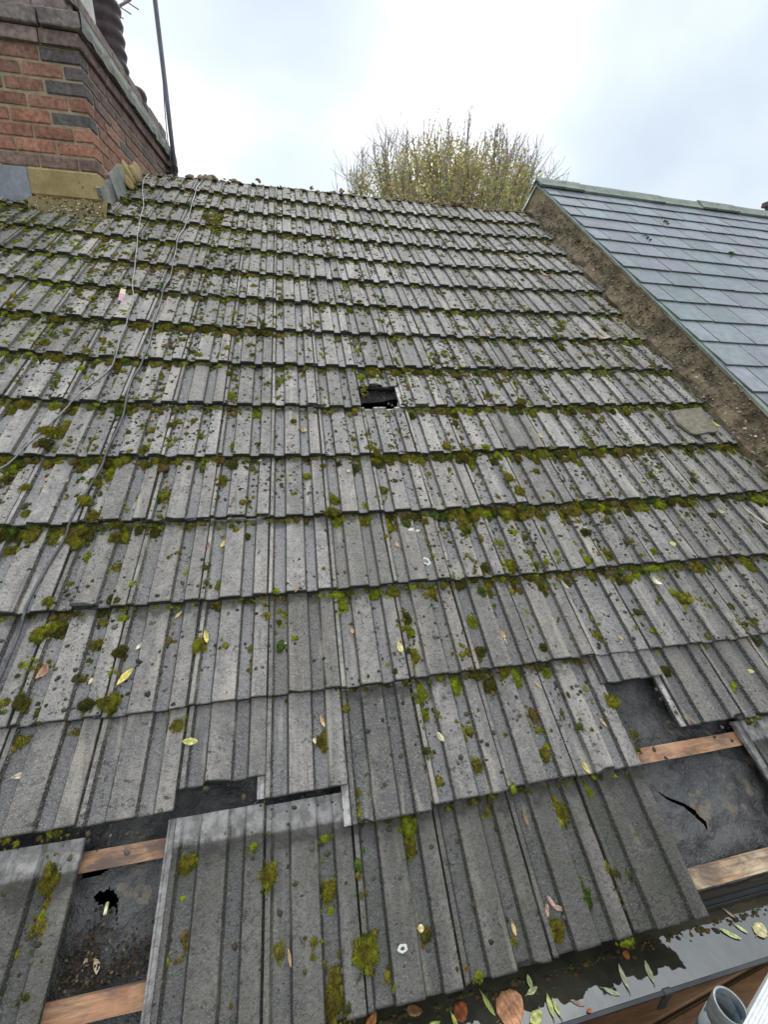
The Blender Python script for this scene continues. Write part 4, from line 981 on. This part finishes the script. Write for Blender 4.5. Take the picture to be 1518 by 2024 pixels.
cV = roof((cs_[:, None] + PP[:, :, 0] * ce[:, None]).ravel(), (ct[:, None] + PP[:, :, 1]).ravel(), (tile_h(cs_, ct)[:, None] + PP[:, :, 2] * .55).ravel())
cF = (IF[None] + (np.arange(nc) * len(IV))[:, None, None]).reshape(-1, 3)
pal = np.array([(.040, .038, .030), (.055, .050, .030), (.035, .036, .036), (.075, .060, .035), (.09, .085, .07)])
cC = np.ones((nc, len(IV), 4)); cC[:, :, :3] = (pal[rng.integers(0, 5, nc)] * rng.uniform(.8, 1.2, (nc, 1)))[:, None]
me = mesh_np('moss_crumbs', cV, [cF], {'col': ('FLOAT_COLOR', cC.reshape(-1, 4))}, True)
tag(link('moss_crumbs', me, M['lump']), kind='stuff')

# soil and rotted leaf litter in the left gap
li = MB()
for q in range(520):
    s = rng.uniform(-.40, -.225); t = 4.475 - abs(rng.normal(0, .035)); 
    if rng.uniform() < .25: s = -.345 + rng.normal(0, .012); t = rng.uniform(4.355, 4.48)
    rock(li, roof(s, t, -.072 + rng.uniform(-.002, .004)), rng.uniform(.0012, .0042), np.array([(.04, .028, .016), (.07, .05, .03), (.022, .02, .016), (.16, .12, .075)][rng.choice(4, p=[.4, .3, .22, .08])]), 1)
tag(li.build('leaf_litter', M['lump']), kind='stuff')

# ------------------------------------------------------------------ cables lying on the roof
def cable(name, pts, r, mat, label):
    P = []
    for k in range(len(pts) - 1):
        p0 = pts[max(k - 1, 0)]; p1 = pts[k]; p2 = pts[k + 1]; p3 = pts[min(k + 2, len(pts) - 1)]
        for f in np.linspace(0, 1, 10, endpoint=False):
            q = [0.5 * ((2 * p1[a]) + (-p0[a] + p2[a]) * f + (2 * p0[a] - 5 * p1[a] + 4 * p2[a] - p3[a]) * f * f + (-p0[a] + 3 * p1[a] - 3 * p2[a] + p3[a]) * f ** 3) for a in (0, 1)]
            P.append(q)
    P = np.array(P); hh = np.array([max(float(tile_h(s + d, t + e)) for d in (-.015, 0, .015) for e in (-.02, 0, .02)) for s, t in P])
    ker = np.ones(7) / 7; hs = np.convolve(np.pad(hh, 3, mode='edge'), ker, 'valid'); hh = np.maximum(hs, hh - .004) + r + .001
    b = MB(); b.tube([tuple(roof(s, t, h_)) for (s, t), h_ in zip(P, hh)], r, 8)
    return tag(b.build(name, M[mat], None, True), label, 'cable', 'cables lying down the roof')
cable('cable', [(-0.962, 0.02), (-0.962, 0.164), (-0.929, 0.425), (-0.871, 0.713), (-0.842, 1.014), (-0.803, 1.31), (-0.767, 1.568), (-0.736, 1.797), (-0.703, 1.976), (-0.695, 2.167), (-0.698, 2.3), (-0.685, 2.44), (-0.702, 2.572), (-0.754, 2.703), (-0.799, 2.81), (-0.84, 2.968), (-0.88, 3.072), (-0.96, 3.2), (-1.2, 3.6), (-1.5, 4.4)],
      .0028, 'cable_grey', 'thin grey cable curving away to the left edge, nearer the chimney')
cable('cable', [(-0.53, -0.02), (-0.576, 0.158), (-0.58, 0.416), (-0.577, 0.713), (-0.576, 0.934), (-0.589, 1.177), (-0.581, 1.391), (-0.573, 1.646), (-0.582, 1.822), (-0.579, 2.006), (-0.578, 2.219), (-0.572, 2.388), (-0.583, 2.525), (-0.591, 2.634), (-0.585, 2.767), (-0.585, 2.918), (-0.594, 3.042), (-0.605, 3.144), (-0.616, 3.237), (-0.628, 3.324), (-0.637, 3.415), (-0.651, 3.516), (-0.662, 3.609), (-0.667, 3.716), (-0.67, 3.833), (-0.686, 3.929), (-.72, 4.2), (-.75, 4.6)],
      .0041, 'cable_black', 'thicker dark cable running straight down the roof from the ridge')

# ------------------------------------------------------------------ loose bits lying on the roof
def lying(s, t, lift=.004): return float(tile_h(s, t)) + lift
FR = [(2.023, 2.836), (2.12, 2.822), (2.226, 2.813), (2.222, 2.90), (2.214, 2.986), (2.178, 3.000), (2.150, 2.996), (2.112, 3.004), (2.06, 3.012), (2.035, 3.000), (2.026, 2.965), (2.012, 2.924), (2.020, 2.88)]
fm = MB(); V = []; hb = max(lying(s, t, 0) for s, t in FR) + .002
for hh in (hb + .010, hb): V += [roof(s + rng.normal(0, .001), t, hh + .012 * (t - 2.8)) for s, t in FR]
n = len(FR); V += [roof(2.115, 2.91, hb + .0115), roof(2.115, 2.91, hb)]
fm.add(V, [[q, (q + 1) % n, 2 * n] for q in range(n)] + [[n + (q + 1) % n, n + q, 2 * n + 1] for q in range(n)], [[q, n + q, n + (q + 1) % n, (q + 1) % n] for q in range(n)], (.185, .165, .125))
tag(fm.build('tile_fragment', M['lump']), 'flat brownish broken piece of tile lying on the roof near the flank wall', 'tile fragment')
tg = MB(); Q = [(-0.789, 1.836), (-0.762, 1.846), (-0.748, 1.97), (-0.780, 1.957)]
def bil(a, b): return tuple((1 - b) * ((1 - a) * Q[0][k] + a * Q[1][k]) + b * ((1 - a) * Q[3][k] + a * Q[2][k]) for k in (0, 1))
for (b0, b1, c) in ((0, .42, (.62, .52, .36)), (.42, 1.0, (.52, .27, .36))):
    V = []
    for hh in (.012, .008):
        for a, b in ((0, b0), (1, b0), (1, b1), (0, b1)): V.append(roof(*bil(a, b), float(tile_h(-.77, 1.9)) + hh + .004))
    tg.add(V, None, [[0, 1, 2, 3], [7, 6, 5, 4], [0, 4, 5, 1], [1, 5, 6, 2], [2, 6, 7, 3], [3, 7, 4, 0]], c)
tag(tg.build('plastic_tag', M['tag']), 'small faded pink and cream plastic tag lying beside the thin cable', 'tag')
# wall of the leaves: (s, t, length, width, angle on the roof in degrees, colour, curl, label)
Y = (.60, .50, .13); YG = (.46, .44, .14); TAN = (.42, .29, .15); CRM = (.62, .54, .36); BRN = (.23, .125, .07); ORG = (.52, .29, .11); PNK = (.40, .25, .19)
def leaf(P0, ax, ay, az, ln, wd, col, curl, twist=0.0, fold=.35, shape=1.0, stalk=True):
    b = MB(); n = 13; V = []; m_ = 5
    for side in (0, 1):
        for k in range(n):
            x = k / (n - 1); w = wd * .5 * (max(0, math.sin(math.pi * min(1, max(0.02, x)) ** shape)) ** (.85 if shape > .78 else .55))
            for q in range(m_):
                y = (q / (m_ - 1) - .5) * 2
                z = 1.5 * curl * ln * (x - .5) ** 2 * 1.6 + abs(y) * w * fold + twist * y * w * (x - .5) * 2
                yy = y * w * (1 + .07 * math.sin(x * 23 + y * 3)); V.append((np.array(P0) + ax * (x - .5) * ln + ay * yy + az * (z + (.0006 if side == 0 else 0))))
    f = lambda s_, k, q: s_ * n * m_ + k * m_ + q
    F4 = []
    for k in range(n - 1):
        for q in range(m_ - 1):
            F4.append([f(0, k, q), f(0, k + 1, q), f(0, k + 1, q + 1), f(0, k, q + 1)]); F4.append([f(1, k, q), f(1, k, q + 1), f(1, k + 1, q + 1), f(1, k + 1, q)])
        for q in (0, m_ - 1): F4.append([f(0, k, q), f(0, k + 1, q), f(1, k + 1, q), f(1, k, q)])
    cs = np.array([np.array(col) * (1 + .22 * math.sin(v[0] * 411 + v[1] * 233)) * (1.0) for v in V]); b.add(V, None, F4, np.clip(cs, 0, 1))
    # darker midrib
    for q in range(n): b.C[-1][f(0, q, 2), :3] *= .72
    if stalk: b.tube([np.array(P0) - ax * ln * .5, np.array(P0) - ax * ln * .68 + az * .002], [.0011, .0007], 5, col=np.array(col) * .6)
    return b
LEAVES = [
 (-.373, 3.885, .052, .019, -52, Y, .10, 'large pale yellow lance shaped leaf beside a mossy clump left of the thin joints'),
 (-.186, 4.067, .040, .017, 8, YG, .45, 'curled yellow green leaf under a big moss clump near the slipped tiles'),
 (-.177, 3.793, .042, .014, 75, Y, .2, 'upright yellow leaf stuck to a moss clump in a tile joint'),
 (-.266, 3.711, .028, .009, -50, (.50, .40, .15), .2, 'narrow ochre leaf just under the course edge left of the middle'),
 (-.357, 3.801, .024, .010, -60, CRM, .2, 'small cream leaf above the large yellow leaf'),
 (-.458, 3.886, .018, .009, -70, CRM, .1, 'tiny cream leaf left of the large yellow leaf'),
 (-.555, 4.088, .034, .013, -8, (.48, .40, .30), .2, 'pale brown leaf lying flat near the left edge'),
 (-.577, 3.849, .042, .022, -70, (.36, .19, .12), .5, 'crumpled red brown leaf beside a round moss cushion'),
 (-.153, 3.471, .030, .014, -60, Y, .4, 'folded yellow leaf in a pan above the middle courses'),
 (.254, 3.818, .019, .011, 70, ORG, .3, 'small orange leaf in a pan below bright moss'),
 (.391, 3.891, .036, .018, 80, (.62, .54, .22), .3, 'pale yellow leaf beside a long strip of moss'),
 (.740, 3.880, .030, .014, 80, ORG, .2, 'orange tan leaf beside a white dropping streak'),
 (.851, 4.267, .036, .013, 75, (.55, .46, .16), .5, 'curled yellow leaf near the lower edge of a course by the wet gap'),
 (.962, 4.169, .029, .009, 65, TAN, .2, 'thin tan leaf left of the upper wet gap'),
 (.646, 4.354, .030, .008, 80, BRN, .2, 'thin brown leaf in a pan of the lowest course'),
 (.541, 4.533, .024, .009, 85, (.54, .40, .17), .2, 'small ochre leaf above a moss patch near the gutter'),
 (.335, 4.499, .015, .014, 10, (.64, .52, .24), .1, 'small round yellow leaf scrap in a pan of the lowest course'),
 (.054, 4.492, .030, .006, 80, TAN, .2, 'slim tan leaf beside an oval moss patch in the lowest course'),
 (1.388, 3.753, .042, .020, 60, CRM, .6, 'crumpled cream leaf among green moss on the right'),
 (1.046, 4.050, .042, .010, 60, (.48, .42, .20), .3, 'narrow yellowish leaf above the upper wet gap'),
 (.796, 4.043, .027, .007, 50, TAN, .2, 'thin tan leaf under the course edge left of the upper gap'),
 (.136, 2.909, .034, .026, 70, (.50, .36, .20), .5, 'thick tan leaf curled in a pan left of the black hole'),
 (1.250, 2.080, .060, .026, 85, (.50, .36, .18), .3, 'tan leaf standing out in the upper middle of the roof'),
 (1.968, 2.144, .11, .028, 55, (.38, .26, .13), .5, 'long curled tan leaf near the flank wall'),
 (1.801, 1.046, .13, .030, 42, (.36, .25, .13), .3, 'long tan leaf high on the roof near the flank wall, upper of two'),
 (1.945, 1.284, .11, .022, 65, (.40, .26, .15), .3, 'long brown leaf high on the roof near the flank wall, lower of two'),
 (2.334, 2.236, .055, .018, 12, (.55, .50, .16), .3, 'pale yellow green leaf at the foot of the flank wall'),
 (2.245, 2.931, .055, .020, 55, (.62, .55, .10), .4, 'bright yellow leaf beside the broken tile piece'),
 (2.061, 3.501, .13, .012, 58, (.46, .42, .24), .1, 'long straw coloured stalk like leaf at the right edge'),
 (1.224, 2.985, .036, .024, 70, (.45, .36, .20), .5, 'crumpled tan leaf right of the black hole'),
 (1.555, 3.605, .028, .020, 20, (.58, .52, .14), .3, 'small yellow leaf scrap on a wide rib at the right'),
 (.147, 4.060, .036, .010, 70, TAN, .3, 'thin tan leaf at the top of an oval moss clump'),
 (.124, 4.103, .022, .009, 80, CRM, .2, 'cream leaf sliver left of an oval moss clump'),
 (1.554, 4.092, .028, .013, 15, (.55, .50, .15), .3, 'yellow leaf on a rib near the lower right edge'),
 (1.246, 4.198, .036, .007, 60, (.30, .17, .10), .2, 'brown needle like leaf at a tile tail by the upper gap'),
 (1.028, 3.735, .032, .010, 60, (.52, .46, .24), .3, 'narrow cream leaf right of the middle below a mossy lip'),
 (1.889, 3.464, .036, .015, 35, (.50, .44, .22), .4, 'curled pale leaf high on the right beside a mossy pan'),
 (.461, 4.142, .030, .014, 60, CRM, .3, 'pale cream leaf above a dark moss clump low in the middle'),
 (.448, 3.511, .034, .013, 65, (.40, .27, .18), .4, 'brown leaf bits in a dirty pan near white droppings'),
 (-.335, 4.448, .026, .012, 70, (.50, .40, .25), .5, 'pale curled leaf in the litter of the left gap, right of two'),
 (-.358, 4.440, .022, .008, 100, (.42, .33, .20), .4, 'pale narrow leaf in the litter of the left gap, left of two'),
 (1.134, 3.938, .024, .009, 55, TAN, .2, 'small tan leaf on a rib right of the middle'),
]
for s, t, ln, wd, an, col, curl, lab in LEAVES:
    a = math.radians(an); e = .002
    O = roof(s, t, 0); ds = roof(s + e, t, 0) - O; dt = roof(s, t + e, 0) - O; ds /= np.linalg.norm(ds); dt /= np.linalg.norm(dt); nz = -np.cross(ds, dt)
    nz = nz if nz[2] > 0 else -nz
    ax = ds * math.cos(a) + dt * math.sin(a); ay = -ds * math.sin(a) + dt * math.cos(a)
    hh = -.074 if 'litter of' in lab else max(lying(s + math.cos(a) * ln * k, t + math.sin(a) * ln * k, 0) for k in (-.4, -.2, 0, .2, .4))
    b = leaf(roof(s, t, hh + .002 + (.006 if 'moss' in lab else 0)), ax, ay, nz, ln, wd, col, curl, rng.normal(0, .25))
    tag(b.build('fallen_leaf', M['leaf'], None, True), lab, 'leaf', 'fallen leaves on the tiles')
# winged seeds
for s, t, an, lab in ((.630, 4.519, 105, 'pinkish winged seed above a moss patch in the lowest course, left of three'), (.648, 4.510, 60, 'pinkish winged seed above a moss patch in the lowest course, longest and topmost of three'), (.662, 4.521, 25, 'pinkish winged seed above a moss patch in the lowest course, right of three')):
    a = math.radians(an); O = roof(s, t, 0); ds = roof(s + .002, t, 0) - O; dt = roof(s, t + .002, 0) - O; ds /= np.linalg.norm(ds); dt /= np.linalg.norm(dt); nz = np.cross(dt, ds); nz = nz if nz[2] > 0 else -nz
    b = leaf(roof(s, t, lying(s, t, .006)), ds * math.cos(a) + dt * math.sin(a), -ds * math.sin(a) + dt * math.cos(a), nz, .032 if an == 60 else .022, .009, PNK, .15, 0, .2, .75)
    tag(b.build('winged_seed', M['leaf'], None, True), lab, 'seed', 'winged seeds near the gutter')
# leaf scraps too many to count, at the ridge and all over
ls = MB()
for q in range(420):
    top = rng.uniform() < .22
    s = rng.uniform(-1.6, 2.35); t = abs(rng.normal(0, .25)) + .03 if top else rng.uniform(.2, 4.0)
    if t > 3.3 and rng.uniform() < .5: continue
    ln = rng.uniform(.008, .026) * (1.5 if t < 1.2 else 1); a = rng.uniform(0, 6.28)
    O = roof(s, t, 0); ds = np.array((1., 0, 0)); dt = np.array((0, -CP, -SP)); nz = np.array((0, -SP, CP))
    col = np.array([TAN, CRM, BRN, (.30, .20, .12), (.45, .38, .2), (.2, .14, .09)][rng.integers(0, 6)]) * rng.uniform(.6, 1.0)
    b = leaf(roof(s, t, lying(s, t, .003)), ds * math.cos(a) + dt * math.sin(a), -ds * math.sin(a) + dt * math.cos(a), nz, ln, ln * rng.uniform(.25, .6), col, rng.uniform(0, .6), rng.normal(0, .4), stalk=False)
    ls.add(b.V[0], None, b.F4[0], b.C[0][:, :3])
tag(ls.build('leaf_scraps', M['leaf'], None, True), kind='stuff')
# droppings
def splat(s, t, a, b, label, hole=0):
    m_ = MB(); n = 26; ph = rng.uniform(0, 6, 4); V = []
    for k in range(n):
        an = 2 * math.pi * k / n; r = 1 + .13 * math.sin(2 * an + ph[0]) + .08 * math.sin(5 * an + ph[1]) + .06 * math.sin(9 * an + ph[2])
        for rr, hh in ((hole if hole else .02, .0018), ((hole + 1) / 2, .003), (.95, .0022), (1.0, .0)):
            ss, tt = s + a * r * rr * math.cos(an), t + b * r * rr * math.sin(an); V.append(roof(ss, tt, float(tile_h(ss, tt)) + hh - .0004))
    m_.add(V, None, [[k * 4 + q, ((k + 1) % n) * 4 + q, ((k + 1) % n) * 4 + q + 1, k * 4 + q + 1] for k in range(n) for q in range(3)])
    tag(m_.build('bird_dropping', M['dropping'], None, True), label, 'bird dropping', 'white droppings on the tiles')
splat(.544, 3.592, .016, .018, 'white ring shaped bird dropping in the middle of the roof', .45)
splat(.522, 3.455, .030, .008, 'white streaked bird dropping under a course edge above the ring shaped one')
splat(.288, 4.520, .010, .008, 'white ring shaped bird dropping low in the lowest course', .4)
splat(.040, 3.833, .014, .004, 'small white bird dropping streak on a wide rib left of the middle')
splat(.742, 3.905, .006, .016, 'long whitish bird dropping next to an orange tan leaf')
splat(-.105, 4.140, .006, .004, 'tiny white bird dropping on the tail of a slipped tile', .3)

# ------------------------------------------------------------------ leaves in the gutter
GL = [(.515, -3.792, .074, .058, 20, (.62, .30, .15), .0012, 'large round salmon orange leaf floating in the gutter', 1),
 (.407, -3.776, .038, .032, 30, (.26, .07, .02), -.0005, 'dark red orange round leaf in the gutter left of the large salmon leaf', 1),
 (.573, -3.779, .034, .011, 12, (.52, .56, .30), .003, 'pale green leaf lying flat in the gutter next to the large salmon leaf', 0),
 (.574, -3.766, .026, .012, 85, (.46, .52, .22), .006, 'pale green pointed leaf standing against the tile tail', 0),
 (.600, -3.806, .040, .012, 80, (.56, .58, .20), .002, 'yellow green leaf by the gutter lip, left of a pair', 0),
 (.612, -3.812, .034, .010, 95, (.52, .56, .22), .002, 'yellow green leaf by the gutter lip, right of a pair', 0),
 (.561, -3.816, .040, .022, 15, (.56, .54, .18), .001, 'crumpled yellow leaf at the gutter lip below the salmon leaf', 0),
 (.748, -3.813, .040, .010, -30, (.42, .46, .30), -.0003, 'drowned pale green leaf in the middle of the gutter water', 0),
 (.792, -3.798, .048, .012, 80, (.48, .50, .33), .001, 'long pale leaf beside the ripples in the gutter', 0),
 (.858, -3.801, .042, .014, 75, (.42, .46, .26), .0, 'pale green leaf right of the ripples in the gutter', 0),
 (.827, -3.766, .019, .017, 40, (.36, .11, .03), .001, 'small orange round leaf against the dark tile reflection', 1),
 (1.112, -3.783, .050, .013, -38, (.50, .54, .24), .001, 'pale yellow green leaf in the right part of the gutter, longest of a pair', 0),
 (1.150, -3.780, .030, .009, -50, (.50, .54, .28), .001, 'pale yellow green leaf in the right part of the gutter, shortest of a pair', 0),
 (1.196, -3.790, .044, .030, 20, (.58, .52, .26), .001, 'broad yellow leaf in the gutter at the right edge of the picture', 1),
 (1.150, -3.750, .026, .008, -60, (.44, .26, .20), .002, 'thin pinkish leaf in the gutter below the wet gap', 0),
 (.468, -3.780, .046, .012, -70, (.36, .40, .10), .003, 'olive green leaf left of the large salmon leaf', 0),
 (.388, -3.788, .026, .009, -75, (.56, .56, .10), .002, 'small bright yellow leaf beside the dark red leaf', 0),
 (.310, -3.757, .038, .020, -15, (.20, .10, .04), .001, 'soaked brown leaf under the tile tail', 1),
 (.215, -3.757, .040, .020, 40, (.44, .18, .06), .004, 'orange brown leaf under the tile tail at the bottom edge', 0),
 (.340, -3.786, .040, .014, 10, (.46, .52, .14), .001, 'yellow green leaf in the gutter at the bottom edge', 0),
 (.664, -3.815, .030, .008, -25, (.38, .27, .21), .0, 'pinkish brown leaf by the gutter lip', 0),
 (.680, -3.829, .012, .008, 10, (.50, .16, .08), .002, 'tiny red leaf scrap on the gutter lip', 1)]
for x, y, ln, wd, an, col, dz, lab, rd in GL:
    a = math.radians(an)
    ln *= .88; wd *= .92
    b = leaf((x, y, 5.0886 + dz), np.array((math.cos(a), math.sin(a), 0)), np.array((-math.sin(a), math.cos(a), 0)), np.array((0, 0, 1.)), ln, wd, col, .12 if not rd else .06, rng.normal(0, .1), .12 if not rd else .06, .95 if not rd else .76)
    tag(b.build('fallen_leaf', M['leaf'], None, True), lab, 'leaf', 'leaves floating in the gutter')
# leaf-coloured debris lying on the gutter bed near the tiles
mu = MB()
for q in range(800):
    x = rng.uniform(.15, 1.35); y = -3.755 - abs(rng.normal(0, .012)) * (1 if x < .75 else .6)
    rock(mu, (x, y, 5.086 + rng.uniform(-.003, .002)), rng.uniform(.002, .006), np.array([(.035, .03, .02), (.06, .04, .02), (.10, .06, .02), (.05, .06, .02)][rng.integers(0, 4)]), 1, (1.4, 1, .5))
tag(mu.build('gutter_sludge', M['lump'], None, True), kind='stuff')
b = leaf((1.075, -3.70, 4.760), np.array((.35, -.93, 0)), np.array((.93, .35, 0)), np.array((0, 0, 1.)), .055, .014, (.66, .63, .52), .3, .3)
tag(b.build('wood_splinter', M['leaf'], None, True), 'pale splinter lying on the brown board beside the scaffold tube', 'splinter')
pg_ = MB(); pg_.tube([roof(-.336, 4.352, -.070), roof(-.334, 4.370, -.060)], .0036, 8, col=(.62, .58, .36))
tag(pg_.build('wooden_peg', M['leaf'], None, True), 'short pale peg sticking out of the torn felt in the left gap', 'peg')

# ------------------------------------------------------------------ the tree behind the ridge
tr = empty('bare_topped_tree', (5.85, 12.0, 0)); tag(tr, 'tall tree behind the ridge with thin yellow green autumn leaves and bare upright twigs', 'tree')
tk = MB(); tk.tube([(0, 0, 0), (.05, .05, 3), (-.05, 0, 6), (.02, 0, 8.2)], [.34, .28, .23, .20], 12, col=(.10, .085, .07)); tk.build('trunk', M['bark'], tr, True)
bo = MB(); FV, FF, FC, FN = [], [], [], 0
LC = [(.47, .45, .15), (.55, .48, .19), (.38, .40, .14), (.64, .55, .22), (.50, .34, .17), (.34, .42, .14)]
def env(x, y):      # crown top over the tree's axis
    r = math.hypot((x + .15) / 4.6, y / 3.6); return 13.85 - 2.1 * r ** 2.0
def twig(p, d, ln, r, bend=.25, n=6, lean=.12):
    P = [np.array(p, float)]; d = np.array(d, float)
    for k in range(n):
        d = d + rng.normal(0, bend / n, 3); d[2] += lean / n; d /= np.linalg.norm(d); P.append(P[-1] + d * ln / n)
    bo.tube(P, [r * (1 - .8 * k / n) + .003 for k in range(n + 1)], 4, False, col=np.array((.36, .31, .30)) * rng.uniform(.7, 1.15)); return P
def leaves(P, n, spread, bare):
    global FN
    for q in range(n):
        k = rng.uniform(0, len(P) - 1.001); a = int(k); c = P[a] * (1 - (k - a)) + P[a + 1] * (k - a)
        top = env(c[0], c[1])
        if c[2] > top - rng.uniform(.15, .85) * bare: continue
        c = c + rng.normal(0, spread, 3); u = rng.normal(0, 1, 3); u /= np.linalg.norm(u); v = np.cross(u, rng.normal(0, 1, 3)); v /= np.linalg.norm(v); s_ = rng.uniform(.034, .066)
        FV.append(np.array([c - u * s_, c + v * s_ * .55, c + u * s_, c - v * s_ * .55])); FF.append([FN, FN + 1, FN + 2, FN + 3]); FN += 4
        w = np.ones((4, 4)); kk = mnoise.noise((c[0] * .8, c[1] * .8, c[2] * .9)); w[:, :3] = np.array(LC[int(np.clip(2.5 + 3 * kk + rng.normal(0, 1.1), 0, 5))]) * rng.uniform(.8, 1.2); FC.append(w)
for k in range(95):
    an = rng.uniform(0, 6.28); rr = math.sqrt(rng.uniform(0, 1)) * 3.75
    ex, ey = rr * math.cos(an), rr * .78 * math.sin(an); ez = env(ex, ey)
    p0 = np.array((rng.normal(0, .25) + ex * .25, ey * .25, 8.0 + rng.uniform(0, 1.2))); p1 = np.array((ex, ey, ez - rng.uniform(.4, .9)))
    mid = p0 * .5 + p1 * .5 + np.array((ex * .16, ey * .16, -.3)); P = [p0 * (1 - f) ** 2 + mid * 2 * f * (1 - f) + p1 * f * f for f in np.linspace(0, 1, 9)]
    bo.tube(P, [.035 * (1 - .75 * f) + .005 for f in np.linspace(0, 1, 9)], 5, False, col=np.array((.16, .13, .115)) * rng.uniform(.8, 1.1))
    for q in range(8):
        f = rng.integers(4, 9); b0 = P[f]; d = np.array((ex, ey, 0)) * .10 + rng.normal(0, .42, 3) + np.array((0, 0, .95)); d /= np.linalg.norm(d)
        lim = env(b0[0], b0[1]); ln = np.clip((lim - b0[2]) * rng.uniform(.5, 1.05) + .1, .35, 1.7)
        T1 = twig(b0, d, ln, .009, .5); leaves(T1, 18, .10, 1)
        for w in range(4):
            c = T1[rng.integers(1, 6)]; d2 = d * .7 + rng.normal(0, .4, 3); d2[2] = abs(d2[2]) + .3; d2 /= np.linalg.norm(d2)
            leaves(twig(c, d2, rng.uniform(.3, .75), .005, .5, 4), 9, .09, 1)
for k in range(46):     # long upright water shoots at the top
    x = rng.normal(-.1, 1.7); y = rng.normal(0, 1.2); z = env(x, y) - .5; T1 = twig((x, y, z), (rng.normal(0, .10), rng.normal(0, .1), 1), rng.uniform(.55, 1.15), .013, .25)
    for w in range(6):
        c = T1[rng.integers(1, 6)]; twig(c, (rng.normal(0, .4), rng.normal(0, .4), .9), rng.uniform(.15, .4), .006, .3, 3)
for x in (-3.4, -2.2, 3.0, 2.4, -2.9):
    T1 = twig((x, rng.normal(0, .5), env(x, 0) - .5), (x * .02, 0, 1), rng.uniform(.6, .95), .010, .2)
    for w in range(7): twig(T1[rng.integers(1, 6)], (rng.normal(0, .4), rng.normal(0, .4), .9), rng.uniform(.15, .4), .006, .3, 3)
me = mesh_np('crown', np.concatenate(FV), [np.array(FF)], {'col': ('FLOAT_COLOR', np.concatenate(FC))})
bo.build('branches', M['bark'], tr, True)
link('crown', me, M['foliage'], tr)
print('moss verts', mN, 'leaf quads', len(FF))
